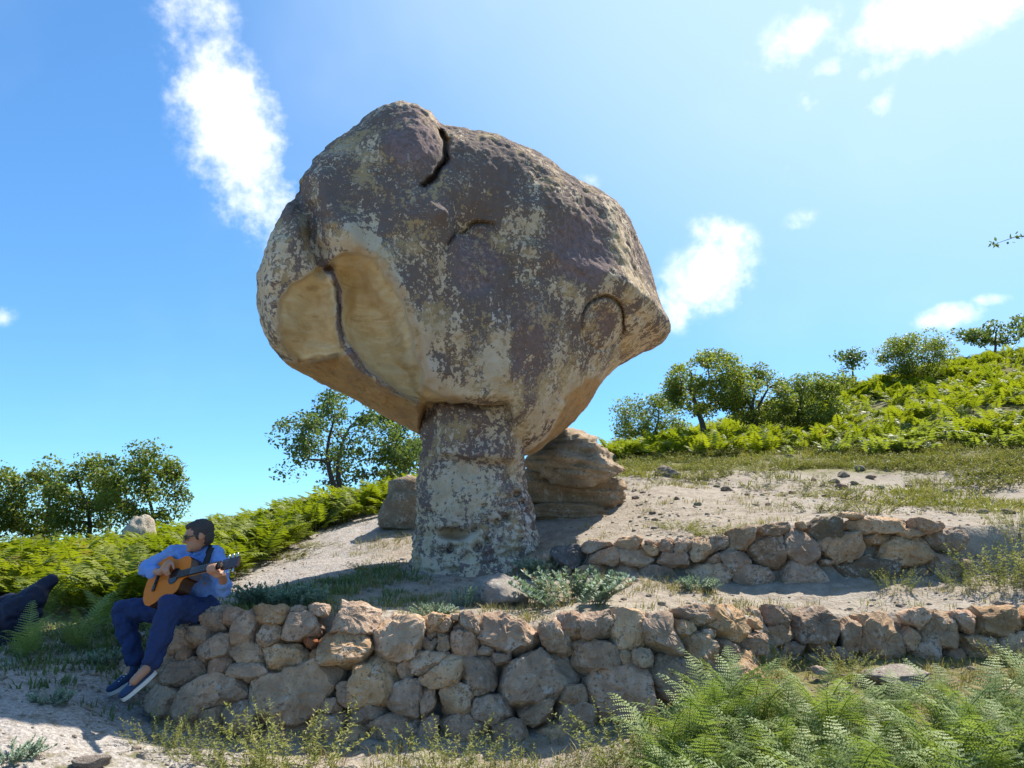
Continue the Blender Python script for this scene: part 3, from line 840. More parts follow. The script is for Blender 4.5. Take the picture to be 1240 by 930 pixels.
Z7 = [(30, 190, 76, 62), (95, 163, 76, 42), (160, 152, 86, 68), (145, 218, 92, 66), (245, 195, 106, 108, 0, (.27, .19, .13)), (275, 120, 98, 38, 0, (.29, .20, .13)), (362, 180, 118, 112), (470, 115, 138, 66, -15, (.27, .21, .14)), (505, 180, 172, 92), (545, 66, 92, 22), (640, 105, 212, 48),
      (630, 146, 112, 37, -8), (705, 181, 222, 92), (805, 105, 92, 42), (855, 155, 108, 58), (740, 130, 80, 30), (60, 265, 142, 92), (205, 281, 132, 78), (375, 271, 202, 78), (595, 259, 222, 82, 0, (.27, .20, .14)), (505, 300, 57, 42), (285, 160, 42, 42), (70, 222, 52, 32), (460, 230, 42, 22), (585, 215, 72, 22)]
k3 = 340 / 1240.
Z3 = [(325, 345, 142, 92, 0, (.17, .165, .17)), (205, 385, 102, 54), (125, 375, 92, 52), (440, 300, 122, 38), (585, 286, 102, 42), (480, 348, 142, 54), (610, 346, 122, 58), (690, 313, 67, 42), (750, 300, 72, 52), (825, 296, 72, 48), (782, 356, 118, 62), (735, 426, 202, 88), (575, 431, 122, 78), (430, 412, 142, 64), (160, 430, 92, 42), (315, 396, 42, 42)]
build_wall('stone_retaining_bank', 'low dry stone retaining wall running from the foot of the rock stem across the slope', 'stone wall',
           conv(Z7, 840, 600, k7) + conv(Z3, 600, 580, k3), SECOND,
           [(625, 705), (630, 682), (670, 668), (700, 664), (740, 655), (800, 655), (850, 652), (920, 640), (985, 632), (1000, 625), (1060, 625), (1120, 632), (1165, 645), (1170, 700), (1080, 712), (850, 715), (760, 714)],
           .06, 3, 9)
ZR = [(215, 440, 72, 112, -15), (285, 420, 112, 72, 15), (290, 470, 102, 82), (430, 440, 152, 112, 10), (420, 510, 132, 52), (650, 492, 182, 138), (770, 420, 92, 62, 15), (845, 472, 152, 112), (800, 532, 122, 62), (985, 512, 152, 92), (1045, 430, 192, 102), (1110, 505, 122, 92),
      (935, 430, 80, 60), (545, 480, 70, 90), (740, 500, 60, 90), (900, 545, 90, 50), (1180, 440, 110, 90), (1210, 510, 100, 90), (1290, 450, 120, 100), (1280, 540, 120, 80), (340, 520, 110, 50)]
build_wall('boulder_row', 'short row of big dark boulders edging the terrace above the ferns', 'stone wall', conv(ZR, 840, 600, k7), RIGHT,
           [(905, 745), (930, 738), (985, 740), (1060, 752), (1110, 742), (1170, 745), (1240, 738), (1300, 740), (1300, 810), (1100, 808), (1000, 803), (930, 800)],
           .05, 4, 21)

# ------------------------------------------------------------------ loose boulders
def boulder_mesh(name, rx, ry, rz, seed, n=64, facets=9, strata=0.0, rough=1.0, flatbot=.5):
    rs = np.random.RandomState(seed)
    th = np.linspace(0, 2 * np.pi, n, endpoint=False); ph = np.linspace(-np.pi / 2, np.pi / 2, n // 2)
    TH, PH = np.meshgrid(th, ph)
    P = np.stack([np.cos(PH) * np.cos(TH), np.cos(PH) * np.sin(TH), np.sin(PH)], -1)
    for k in range(facets):
        d = rs.normal(size=3); d /= np.linalg.norm(d)
        h = (P * d).sum(-1); P = P - np.maximum(h - rs.uniform(.55, .85), 0)[..., None] * .85 * d
    nz = .16 * fbm(P, 1.1, 2, .5, seed) + .06 * fbm(P, 3.5, 4, .6, seed + 3) * rough
    if strata: nz = nz + strata * fbm(P * np.array([.6, .6, 5]), 1.2, 3, .6, seed + 8)
    P = P * (1 + nz)[..., None]
    P[..., 2] = np.maximum(P[..., 2], -flatbot)
    P = P * np.array([rx, ry, rz])
    V = P.reshape(-1, 3)
    V[:n] = V[:n].mean(0); V[-n:] = V[-n:].mean(0)
    return mesh_np(name, V, grid_faces(n, len(ph), True))
def boulder(px, py, Y, wpx, hpx, label, tint, seed, name='boulder', ry=None, rot=0, group=None, **kw):
    """px,py = middle of the base line in the photograph"""
    b = W(px, py, Y)
    gz = float(ground_z(np.array([b[0]]), np.array([b[1]]))[0])
    rx = wpx / 2 * Y / F; rz = hpx * Y / F / (1 + kw.get('flatbot', .5))
    me = boulder_mesh(name, rx, ry or rx * .8, rz, seed, **kw)
    zc = min(b[2], gz + .05) + rz * kw.get('flatbot', .5) * .85 if gz < b[2] + .4 else b[2] + rz * .4
    o = obj(name, me, MATS['field_stone'], None, (b[0], b[1], zc))
    o.rotation_euler = (0, math.radians(rot), random.Random(seed).uniform(-.4, .4))
    o.color = (*tint, 1)
    tag(o, label, 'rock', group)
    return o
def build_back_rock():
    Y = 10.6
    root = empty('layered_outcrop', W(700, 628, Y))
    tag(root, 'layered tan outcrop of overhanging slabs behind the mushroom stem', 'rock')
    R = np.array(root.location)
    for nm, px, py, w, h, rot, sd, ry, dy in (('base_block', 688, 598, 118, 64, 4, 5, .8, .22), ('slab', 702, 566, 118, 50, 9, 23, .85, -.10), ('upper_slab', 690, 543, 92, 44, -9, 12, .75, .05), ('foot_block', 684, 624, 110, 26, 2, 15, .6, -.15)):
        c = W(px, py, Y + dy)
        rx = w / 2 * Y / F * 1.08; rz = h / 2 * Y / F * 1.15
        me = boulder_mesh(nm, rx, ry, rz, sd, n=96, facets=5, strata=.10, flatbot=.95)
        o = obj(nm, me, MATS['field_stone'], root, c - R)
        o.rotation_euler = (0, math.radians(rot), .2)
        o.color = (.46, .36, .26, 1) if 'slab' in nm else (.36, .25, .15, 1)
build_back_rock()
boulder(496, 640, 11.6, 112, 62, 'flat-topped brown boulder on the slope beside the mushroom stem', (.30, .235, .17), 31, strata=.12, facets=12)
boulder(605, 732, 6.9, 66, 38, 'rounded pale boulder lying in front of the stem foot', (.36, .325, .295), 34, facets=5)
boulder(165, 680, 13.6, 44, 56, 'smooth whitish boulder among the bracken at the far crest', (.50, .44, .36), 36, facets=4)
boulder(416, 628, 14.6, 36, 30, 'pale slab of rock below the dark oak', (.48, .43, .37), 37, facets=6)
boulder(402, 628, 14.2, 16, 8, 'small pale stone in the bracken below the oak', (.46, .41, .35), 38)
boulder(806, 582, 13.2, 42, 20, 'grey-brown slab on the bare slope right of the outcrop', (.27, .225, .18), 39, strata=.1, facets=10)
boulder(1078, 828, 5.9, 92, 22, 'long flat boulder half buried in the ferns', (.33, .285, .25), 41, strata=.08, facets=10, ry=.3)
boulder(992, 806, 6.0, 22, 10, 'small tan stone at the edge of the ferns', (.42, .34, .26), 42)
boulder(1210, 738, 6.9, 30, 14, 'angular stone lying on the terrace path', (.34, .28, .22), 43)
boulder(1160, 734, 7.0, 16, 10, 'dark cobble on the terrace path', (.20, .17, .15), 44)
boulder(110, 928, 4.5, 40, 14, 'weathered stone on the shaded gravel', (.26, .22, .19), 46)
boulder(880, 594, 11.8, 14, 6, 'small stone on the sunlit slope', (.30, .25, .20), 47, group='stones on the slope')
for i, (px, py, w) in enumerate(((1010, 585, 14), (1022, 578, 18), (1035, 587, 12), (1018, 592, 16), (1042, 570, 16), (1000, 602, 10), (960, 598, 10), (1055, 580, 12), (845, 612, 10), (936, 570, 10), (905, 600, 9), (1100, 590, 10), (770, 604, 10), (1148, 598, 14), (1180, 606, 12), (985, 582, 9), (1066, 592, 11), (868, 590, 8), (820, 605, 9), (930, 612, 8), (1120, 612, 12), (790, 622, 9), (1205, 612, 16), (1222, 622, 18), (1190, 622, 14))):
    g = ground_at(px, py, 7.9)
    boulder(px, py, g[1], w, w * .45, 'small stone on the sunlit slope', (.24 + .02 * (i % 4), .2 + .02 * (i % 3), .165), 60 + i, n=24, group='stones on the slope')

# ------------------------------------------------------------------ plants
def rotz(a):
    c, s = np.cos(a), np.sin(a); M = np.zeros(np.shape(a) + (3, 3))
    M[..., 0, 0] = c; M[..., 0, 1] = -s; M[..., 1, 0] = s; M[..., 1, 1] = c; M[..., 2, 2] = 1
    return M
def roty(a):
    c, s = np.cos(a), np.sin(a); M = np.zeros(np.shape(a) + (3, 3))
    M[..., 0, 0] = c; M[..., 0, 2] = s; M[..., 2, 0] = -s; M[..., 2, 2] = c; M[..., 1, 1] = 1
    return M
class Soup:
    """triangles with one random value per piece"""
    def __init__(s): s.V, s.Fc, s.R, s.n = [], [], [], 0
    def add(s, V, Fc, r):
        V = np.asarray(V, np.float32); s.V.append(V); s.Fc.append(np.asarray(Fc, np.int32) + s.n)
        s.R.append(np.full(len(V), r, np.float32) if np.isscalar(r) else np.asarray(r, np.float32)); s.n += len(V)
    def arrays(s): return np.concatenate(s.V), np.concatenate(s.Fc), np.concatenate(s.R)
    def mesh(s, name, smooth=False):
        V, Fc, R = s.arrays(); me = mesh_np(name, V, Fc, smooth); attr(me, 'rnd', R, 'FLOAT'); return me
def scatter(protos, pos, M, rnd, rs):
    """many transformed copies of a few triangle soups, joined"""
    out = Soup(); pick = rs.randint(len(protos), size=len(pos))
    for k, (V, Fc, R) in enumerate(protos):
        idx = np.where(pick == k)[0]
        if not len(idx): continue
        T = np.einsum('nij,vj->nvi', M[idx], V) + pos[idx][:, None, :]
        FF = Fc[None] + (np.arange(len(idx)) * len(V))[:, None, None]
        out.add(T.reshape(-1, 3), FF.reshape(-1, 3), np.clip(.5 * R[None] + rnd[idx][:, None] * .6, 0, 1).ravel())
    return out
def tube(soup, pts, rad, n=6, r=.5):
    pts = np.asarray(pts, float); k = len(pts)
    rad = np.broadcast_to(np.asarray(rad, float), (k,))
    t = np.gradient(pts, axis=0); t /= np.linalg.norm(t, axis=1)[:, None] + 1e-9
    ref = np.where(np.abs(t[:, 2:3]) > .9, np.array([[1., 0, 0]]), np.array([[0, 0, 1.]]))
    u = np.cross(t, ref); u /= np.linalg.norm(u, axis=1)[:, None]; v = np.cross(t, u)
    a = np.linspace(0, 2 * np.pi, n, endpoint=False)
    V = pts[:, None] + rad[:, None, None] * (np.cos(a)[None, :, None] * u[:, None] + np.sin(a)[None, :, None] * v[:, None])
    q = grid_faces(n, k, True)
    soup.add(V.reshape(-1, 3), np.concatenate([q[:, [0, 1, 2]], q[:, [0, 2, 3]]]), r)
def frond(rs, L=.7, npair=13, leaflets=0, stalk=.25, arch=.8, width=.3):
    sp = Soup()
    m = 16
    t = np.linspace(0, 1, m)
    ang = math.radians(82) - arch * 1.5 * t ** 1.3 + rs.uniform(-.1, .1)
    step = L / (m - 1)
    x = np.r_[0, np.cumsum(np.cos(ang[:-1]) * step)]; z = np.r_[0, np.cumsum(np.sin(ang[:-1]) * step)]
    side = .12 * L * rs.uniform(-1, 1) * t ** 2
    C = np.stack([x, side, z], 1)
    rr = .006 * (1 - .75 * t) * (L / .7)
    tube(sp, C[::2], rr[::2], 3, .35)
    for i in range(npair):
        f = stalk + (1 - stalk) * (i / npair) ** .95
        p = np.array([np.interp(f, t, C[:, k]) for k in range(3)])
        a_ = np.interp(f, t, ang); tan = np.array([math.cos(a_), 0, math.sin(a_)]); nrm = np.array([-math.sin(a_), 0, math.cos(a_)])
        g = (f - stalk) / (1 - stalk)
        ln = L * width * (1 - g) ** .75 * (.75 + .25 * min(1, g * 6)) * rs.uniform(.88, 1.1) + .012
        for sgn in (-1, 1):
            d = np.array([0, sgn, 0]) * .9 + tan * (.32 + .25 * g) + nrm * rs.uniform(-.22, .12); d /= np.linalg.norm(d)
            w = np.cross(nrm, d); w /= np.linalg.norm(w)
            droop = -nrm * .18 * ln
            rv = rs.uniform(.3, .75)
            if leaflets:
                base_w = min((1 - stalk) * L / npair * .60, ln * .3)
                nl = max(3, int(leaflets * ln / (L * width)))
                for j in range(nl):
                    s = (j + .3) / nl
                    q = p + d * ln * s + droop * s * s
                    lw = base_w * (1 - s) ** .6 * .50 + .002
                    lt = ln / nl * .40
                    for s2 in (-1, 1):
                        e = w * s2 * lw + d * lw * .45
                        sp.add([q - d * lt, q + d * lt, q + e + d * lt * .5 + nrm * rs.uniform(-.1, .1) * lw, q + e - d * lt * .35], [(0, 1, 2), (0, 2, 3)], rv + rs.uniform(-.12, .12))
            else:
                bw = min((1 - stalk) * L / npair * .62, ln * .3)
                q1 = p + d * ln * .45 + droop * .2; q2 = p + d * ln + droop
                sp.add([p, q1 + w * bw, q2, q1 - w * bw], [(0, 1, 2), (0, 2, 3)], rv)
    return sp
def plant_of_fronds(rs, n, L, **kw):
    sp = Soup()
    for i in range(n):
        V, Fc, R = frond(rs, L * rs.uniform(.7, 1.1), arch=rs.uniform(.55, 1.05), **kw).arrays()
        M = rotz(np.array(i * 2 * math.pi / n + rs.uniform(-.5, .5))) @ roty(np.array(rs.uniform(-.1, .35)))
        sp.add(V @ M.T, Fc, R * .8 + rs.uniform(0, .2))
    return sp
def blades(rs, n, h, spread, w=.006, lean=.5, seg=3):
    sp = Soup()
    for i in range(n):
        a = rs.uniform(0, 2 * math.pi); r = spread * math.sqrt(rs.uniform()) * .5
        b = np.array([r * math.cos(a), r * math.sin(a), -.01]); hh = h * rs.uniform(.5, 1.1)
        az = a + rs.uniform(-.8, .8); ln = lean * rs.uniform(.2, 1.2)
        side = np.array([-math.sin(az), math.cos(az), 0]); V = []
        for k in range(seg + 1):
            s = k / seg
            c = b + np.array([math.cos(az) * ln * hh * s * s, math.sin(az) * ln * hh * s * s, hh * (s - .25 * ln * s * s)])
            ww = w * (1 - s) ** .7 + .0004
            V += [c - side * ww, c + side * ww]
        Fc = []
        for k in range(seg): Fc += [(2 * k, 2 * k + 1, 2 * k + 3), (2 * k, 2 * k + 3, 2 * k + 2)]
        sp.add(V, Fc, rs.uniform(.1, 1))
    return sp
def leafy_stems(rs, n, h, spread, leaf, lw, per, droop=.25, stem_r=.003, up=.6, top_dense=1.0):
    """upright stems closely set with narrow leaves"""
    sp = Soup()
    for i in range(n):
        a = rs.uniform(0, 2 * math.pi); r = spread * math.sqrt(rs.uniform()) * .5
        lean = spread * .55 * rs.uniform(.3, 1.1); hh = h * rs.uniform(.6, 1.08) * (1 - .3 * r / spread)
        b = np.array([r * math.cos(a), r * math.sin(a), -.02]); dr = np.array([math.cos(a + rs.uniform(-.5, .5)), math.sin(a + rs.uniform(-.5, .5)), 0])
        t = np.linspace(0, 1, 6); C = b + dr * (lean * t ** 1.5)[:, None] + np.array([0, 0, 1]) * (hh * (t - .12 * t * t))[:, None]
        tube(sp, C, stem_r * (1 - .6 * t), 3, .2)
        rv = rs.uniform(.15, .85)
        for k in range(per):
            s = rs.uniform(.15, 1) ** (1 / top_dense)
            p = np.array([np.interp(s, t, C[:, q]) for q in range(3)])
            az = k * 2.4 + rs.uniform(-.3, .3); el = up * rs.uniform(.2, 1.2) + .5 * (s > .92)
            d = np.array([math.cos(az) * math.cos(el), math.sin(az) * math.cos(el), math.sin(el)])
            w = np.cross(d, [0, 0, 1]); w /= np.linalg.norm(w) + 1e-9
            ll = leaf * rs.uniform(.6, 1.15) * (1.05 - .35 * s)
            sp.add([p, p + d * ll * .5 + w * lw, p + d * ll + np.array([0, 0, -droop * ll]), p + d * ll * .5 - w * lw], [(0, 1, 2), (0, 2, 3)], np.clip(rv + rs.uniform(-.15, .15), 0, 1))
    return sp
RS = np.random.RandomState(11)
def put(name, me, mat, p, s, rz, label, cat, group=None):
    o = obj(name, me, MATS[mat], None, p); o.scale = (s, s, s); o.rotation_euler = (0, 0, rz)
    return tag(o, label, cat, group)
def zg(x, y): return float(ground_z(np.array([x]), np.array([y]))[0])

# ---- bracken on the left slope and on the right hill (uncountable: stuff)
def bracken_field(name, label, n, xr, yr, mask, L, seed, npair, mat='bracken_leaf', per=4):
    rs = np.random.RandomState(seed)
    protos = [frond(rs, 1.0, npair, 0, .3, rs.uniform(.7, 1.1), .34).arrays() for _ in range(6)]
    X = rs.uniform(*xr, n); Y = rs.uniform(*yr, n)
    Z = ground_z(X, Y); P = np.stack([X, Y, Z], 1)
    px, py = project(P)
    keep = mask(X, Y, px, py) > rs.uniform(size=n)
    P = P[keep]; m = len(P)
    P = np.repeat(P, per, 0) + np.c_[rs.normal(size=(m * per, 2)) * .06, np.full(m * per, -.03)]
    size = np.repeat(rs.uniform(.6, 1.15, m), per) * rs.uniform(.7, 1.1, m * per) * L
    M = rotz(rs.uniform(0, 2 * np.pi, m * per)) @ roty(rs.uniform(-.15, .45, m * per)) * size[:, None, None]
    clump = np.clip(.5 + .7 * fbm(P, .8, 2, .5, seed), 0, 1)
    sp = scatter(protos, P, M, np.clip(clump * .7 + rs.uniform(-.15, .4, m * per), 0, 1), rs)
    o = obj(name, sp.mesh(name), MATS[mat]); tag(o, label, 'bracken', kind='stuff')
    print(name, m, len(sp.V))
def mask_left(X, Y, px, py):
    nz = fbm(np.stack([X, Y, 0 * X], -1), .6, 3, .5, 2)
    edge = np.interp(px, [-300, 0, 60, 110, 170, 230, 300, 345, 400, 450, 520], [730, 728, 742, 745, 735, 718, 692, 668, 636, 628, 622])
    m = (py < edge + 7 * nz) & (Y < 18) & (px < 515)
    return m * np.clip(.95 + .7 * nz, .3, 1)
bracken_field('bracken_bank', 'bright yellow-green bracken covering the slope behind the guitarist', 5600, (-15, -1.0), (7.2, 17.5), mask_left, .66, 5, 12)
def mask_right(X, Y, px, py):
    nz = fbm(np.stack([X, Y, 0 * X], -1), .22, 3, .55, 6)
    edge = np.interp(px, [700, 800, 900, 1000, 1100, 1240, 1400], [556, 548, 545, 540, 532, 532, 530])
    m = (py < edge + 8 * nz) & (px > 690) & (px < 1420)
    return m * np.clip(.72 + 1.1 * nz, .05, 1)
bracken_field('hillside_bracken', 'yellow-green bracken and scrub covering the sunny hill', 8000, (1, 36), (16.5, 36), mask_right, .72, 8, 9, per=4)

def mask_mix(X, Y, px, py):
    nz = fbm(np.stack([X, Y, 0 * X], -1), .3, 3, .55, 66)
    return (py < 556) * (px > 700) * (px < 1420) * np.clip(nz * 2.2 - .1, 0, .9)
bracken_field('hillside_scrub', 'darker green scrub patches between the bracken on the hill', 4200, (1, 36), (15.5, 36), mask_mix, .62, 18, 7, 'hill_leaf', per=5)

# ---- low olive cover on the slope under the hill, dry grass on the terraces (stuff)
def tuft_field(name, label, cat, n, xr, yr, mask, seed, mat, h, spread, nb=12, w=.006, lean=.6, seg=2):
    rs = np.random.RandomState(seed)
    protos = [blades(rs, nb, h, spread, w, lean, seg).arrays() for _ in range(5)]
    X = rs.uniform(*xr, n); Y = rs.uniform(*yr, n); Z = ground_z(X, Y); P = np.stack([X, Y, Z], 1)
    px, py = project(P)
    keep = mask(X, Y, px, py) > rs.uniform(size=n); P = P[keep]; m = len(P)
    M = rotz(rs.uniform(0, 2 * np.pi, m)) * rs.uniform(.5, 1.3, m)[:, None, None]
    sp = scatter(protos, P, M, rs.uniform(0, 1, m), rs)
    o = obj(name, sp.mesh(name), MATS[mat]); tag(o, label, cat, kind='stuff'); print(name, m)
def mask_olive(X, Y, px, py):
    nz = fbm(np.stack([X, Y, 0 * X], -1), .55, 4, .6, 16)
    band = sstep(py, 612, 570) * (px > 735)
    near = sstep(px, 980, 1120) * sstep(py, 640, 600)
    return np.clip(np.maximum(band * sstep(Y, 11.5, 15), near * .8) * (.45 + 2.2 * nz), 0, 1) * (Y > 8.2)
tuft_field('low_scrub', 'low olive-green scrub on the slope below the hill', 'scrub', 9000, (1, 20), (8.2, 20), mask_olive, 21, 'low_green', .13, .36, 16, .010, 1.1)
def mask_dry(X, Y, px, py):
    nz = fbm(np.stack([X, Y, 0 * X], -1), .9, 4, .6, 26)
    m1 = poly_mask(X, Y, STEP1, W1); m2 = poly_mask(X, Y, STEP2, W2)
    onslope = m2 * np.clip(.08 + .9 * nz, 0, 1) * .5
    terr = m1 * (1 - m2) * np.clip(.35 + 1.2 * nz, .05, 1)
    low = (1 - m1) * np.clip(.5 + nz, .1, 1) * sstep(X, -2.0, -.8)
    stem = np.hypot(X + .5, Y - 9) < .75
    return np.clip(np.maximum(np.maximum(onslope, terr), low), 0, 1) * (~stem)
def mound_field():
    rs = np.random.RandomState(91); n = 2600
    protos = [leafy_stems(np.random.RandomState(400 + i), 16, .17, .36, .055, .009, 9, .2, .003, .5).arrays() for i in range(4)]
    X = rs.uniform(1, 16, n); Y = rs.uniform(8.6, 19, n); P = np.stack([X, Y, ground_z(X, Y)], 1); px, py = project(P)
    nz = fbm(np.stack([X, Y, 0 * X], -1), .5, 3, .6, 12)
    m = np.maximum(sstep(py, 590, 560), sstep(px, 940, 1060) * sstep(py, 635, 600)) * np.clip(.5 + 1.4 * nz, 0, 1) * (py > 530)
    k = m > rs.uniform(size=n); P = P[k]; n = len(P)
    sp = scatter(protos, P, rotz(rs.uniform(0, 6.3, n)) * rs.uniform(.5, 1.5, n)[:, None, None], rs.uniform(size=n), rs)
    o = obj('heath', sp.mesh('heath'), MATS['low_green']); tag(o, 'patchy olive heath cushions on the slope below the hill', 'heath', kind='stuff')
mound_field()
tuft_field('dry_grass', 'thin straw-coloured grass on the terraces', 'grass', 15000, (-3.5, 7), (3.0, 13), mask_dry, 31, 'dry_blade', .08, .14, 12, .0030, .9)
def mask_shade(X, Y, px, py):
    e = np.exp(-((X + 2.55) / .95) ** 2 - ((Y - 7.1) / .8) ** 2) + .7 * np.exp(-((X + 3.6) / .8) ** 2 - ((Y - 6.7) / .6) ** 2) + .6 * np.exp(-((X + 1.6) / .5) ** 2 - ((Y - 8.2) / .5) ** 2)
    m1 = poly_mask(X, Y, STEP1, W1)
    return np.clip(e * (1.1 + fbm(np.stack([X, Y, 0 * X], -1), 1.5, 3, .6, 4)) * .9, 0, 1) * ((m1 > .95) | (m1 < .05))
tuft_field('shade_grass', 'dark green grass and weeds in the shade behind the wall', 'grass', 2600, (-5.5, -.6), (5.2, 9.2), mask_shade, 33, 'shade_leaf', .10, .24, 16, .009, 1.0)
def gravel_field():
    rs = np.random.RandomState(44); n = 9500
    X = rs.uniform(-5, 6.5, n); Y = rs.uniform(3.4, 13, n)
    nz = fbm(np.stack([X, Y, 0 * X], -1), .8, 3, .6, 50)
    m1 = poly_mask(X, Y, STEP1, W1)
    k = (rs.uniform(size=n) < np.clip(.35 + nz + .5 * (1 - m1) * (X < -1.8), .05, 1)) & ((m1 > .97) | (m1 < .03)) & (np.hypot(X + .5, Y - 9) > .8)
    X, Y = X[k], Y[k]; n = len(X)
    th = np.linspace(0, 2 * np.pi, 7, endpoint=False)
    protos = []
    for q in range(6):
        V = [[0, 0, .5 * rs.uniform(.7, 1.1)]]
        for zz, r in ((.35, .75), (-.1, 1.0)):
            V += [[r * math.cos(a) * rs.uniform(.75, 1.1), r * math.sin(a) * rs.uniform(.6, .95), zz * rs.uniform(.7, 1.2)] for a in th]
        Fc = []
        for i in range(7):
            j = (i + 1) % 7
            Fc += [(0, 1 + i, 1 + j), (1 + i, 8 + i, 8 + j), (1 + i, 8 + j, 1 + j)]
        protos.append((np.array(V), np.array(Fc), np.full(len(V), .5)))
    s = np.clip(rs.lognormal(-4.3, .62, n), .005, .06)
    P = np.stack([X, Y, ground_z(X, Y) + .001], 1)
    sp = scatter(protos, P, rotz(rs.uniform(0, 6.3, n)) * s[:, None, None], rs.uniform(size=n), rs)
    o = obj('gravel', sp.mesh('gravel'), MATS['field_stone']); o.color = (.30, .26, .215, 1)
    tag(o, 'loose gravel and pebbles strewn over the bare earth', 'gravel', kind='stuff')
gravel_field()

# ---- ferns in the foreground (each a plant)
fern_meshes = []
for i in range(5):
    sp = plant_of_fronds(np.random.RandomState(100 + i), 9, .66, npair=21, leaflets=13, stalk=.14, width=.25)
    fern_meshes.append(sp.mesh('fern'))
rs = np.random.RandomState(77)
spots = []
for i in range(2500):
    px = rs.uniform(790, 1330); Y = rs.uniform(2.6, 5.6)
    x = W(px, 900, Y)[0]; z = zg(x, Y); qx, qy = project(np.array([x, Y, z]))
    lim = np.interp(qx, [780, 830, 880, 960, 1100, 1300], [960, 925, 885, 862, 852, 845])
    if qy < lim or qy > 1080 or qy - .44 * F / Y < np.interp(qx, [780, 860, 1000, 1300], [815, 800, 812, 812]): continue
    if any((x - a) ** 2 + (Y - b) ** 2 < .21 ** 2 for a, b, *_ in spots): continue
    spots.append((x, Y, z, qx, qy))
for i, (x, Y, z, qx, qy) in enumerate(spots):
    put('fern', fern_meshes[i % 5], 'fern_leaf', (x, Y, z - .02), rs.uniform(.72, 1.05), rs.uniform(0, 6.28), 'lush green fern in the bed below the boulder row', 'fern', 'ferns in the foreground bed')
for px, py, Y, s, lab in ((868, 905, 5.0, .95, 'tall bright fern leaning against the right end of the tall wall'), (800, 965, 4.5, .7, 'fern at the foot of the tall wall beside the dry herbs'),
                          (835, 950, 4.7, .85, 'fern between the leaning bright fern and the dry herbs'), (855, 985, 4.2, .9, 'broad fern in front of the leaning bright fern'), (95, 790, 6.7, .8, 'fern in the shade beside the guitar bag'), (30, 800, 6.4, .75, 'fern in the shade below the guitar bag'), (125, 765, 7.3, .8, 'fern in the shade behind the guitarist\'s knees'),
                          (60, 745, 7.9, .9, 'fern in the shade behind the guitar bag')):
    x = W(px, py, Y)[0]
    put('fern', fern_meshes[int(px) % 5], 'fern_leaf', (x, Y, zg(x, Y) - .02), s, px * .37, lab, 'fern')

# ---- herbs and blue-green spurges
herb = [leafy_stems(np.random.RandomState(200 + i), 44, .46, .5, .042, .0052, 38, .2, .0016, .75).mesh('herb') for i in range(3)]
for i, (px, py, Y, s, lab) in enumerate(((350, 935, 4.9, 1.15, 'bushy yellow-green herb with spiky stems at the wall foot, the largest of the clumps'), (300, 940, 4.8, .8, 'small herb clump left of the largest wall-foot herb'), (545, 945, 4.9, .95, 'wispy yellowish herb at the foot of the wall centre'),
                                 (600, 950, 4.8, .7, 'low wispy herb beside the wall-centre herb'), (770, 945, 4.9, 1.05, 'yellowed dry herb next to the ferns at the wall foot'), (190, 930, 5.1, .6, 'pale herb by the wall end under the guitarist\'s shoe'), (235, 935, 5.0, .6, 'greyish herb at the wall foot near the guitarist'),
                                 (480, 955, 4.7, .6, 'short herb between the two largest wall-foot clumps'), (680, 955, 4.7, .75, 'short herb at the wall foot between wall centre and ferns'), (730, 960, 4.6, .65, 'small dry herb next to the foot-of-wall fern'),
                                 (930, 800, 6.05, .55, 'yellowish herb filling the notch between the tall wall and the boulder row'), (1025, 806, 6.1, .6, 'herb growing against the boulder row'), (1235, 815, 6.0, .7, 'dark herb at the end of the boulder row'))):
    x = W(px, py, Y)[0]
    put('herb', herb[i % 3], 'herb_leaf', (x, Y, zg(x, Y) - .02), s, i * 1.7, lab, 'herb')
spurge = [leafy_stems(np.random.RandomState(300 + i), 58, .34, .5, .065, .010, 56, .1, .004, .75, 1.5).mesh('spurge') for i in range(2)]
for i, (px, py, Y, s, lab) in enumerate(((692, 738, 6.75, 1.15, 'large blue-green spurge with reddish foot on the terrace in front of the low wall'), (657, 676, 8.15, .7, 'blue-green spurge at the right foot of the stem'), (340, 735, 6.4, .75, 'blue-grey spurge in the shade behind the tall wall'), (368, 734, 6.3, .6, 'smaller blue-grey spurge in the shade behind the tall wall'),
                                 (312, 735, 6.6, .55, 'shaded spurge clump right of the guitarist'), (845, 720, 7.35, .5, 'small pale spurge at the foot of the low wall'), (525, 740, 6.1, .42, 'tiny pale spurge on the wall top left of the round boulder'), (60, 860, 5.2, .35, 'tiny blue-green weed on the shaded gravel'), (15, 915, 4.4, .4, 'blue-green weed at the shaded gravel edge'), (130, 800, 6.5, .45, 'blue-grey weed below the guitarist\'s knees'))):
    x = W(px, py, Y)[0]
    put('spurge', spurge[i % 2], 'blue_leaf', (x, Y, zg(x, Y) - .02), s, i * 2.1, lab, 'spurge')
me = leafy_stems(np.random.RandomState(310), 9, .34, .16, .09, .012, 22, .1, .006, 1.0).mesh('mullein')
x = W(560, 730, 6.7)[0]; put('mullein', me, 'blue_leaf', (x, 6.7, zg(x, 6.7) - .02), .8, 0, 'upright grey-green mullein left of the round boulder', 'plant')
mound = [leafy_stems(np.random.RandomState(320 + i), 70, .20, .55, .05, .006, 16, .2, .002, .5).mesh('low_shrub') for i in range(2)]
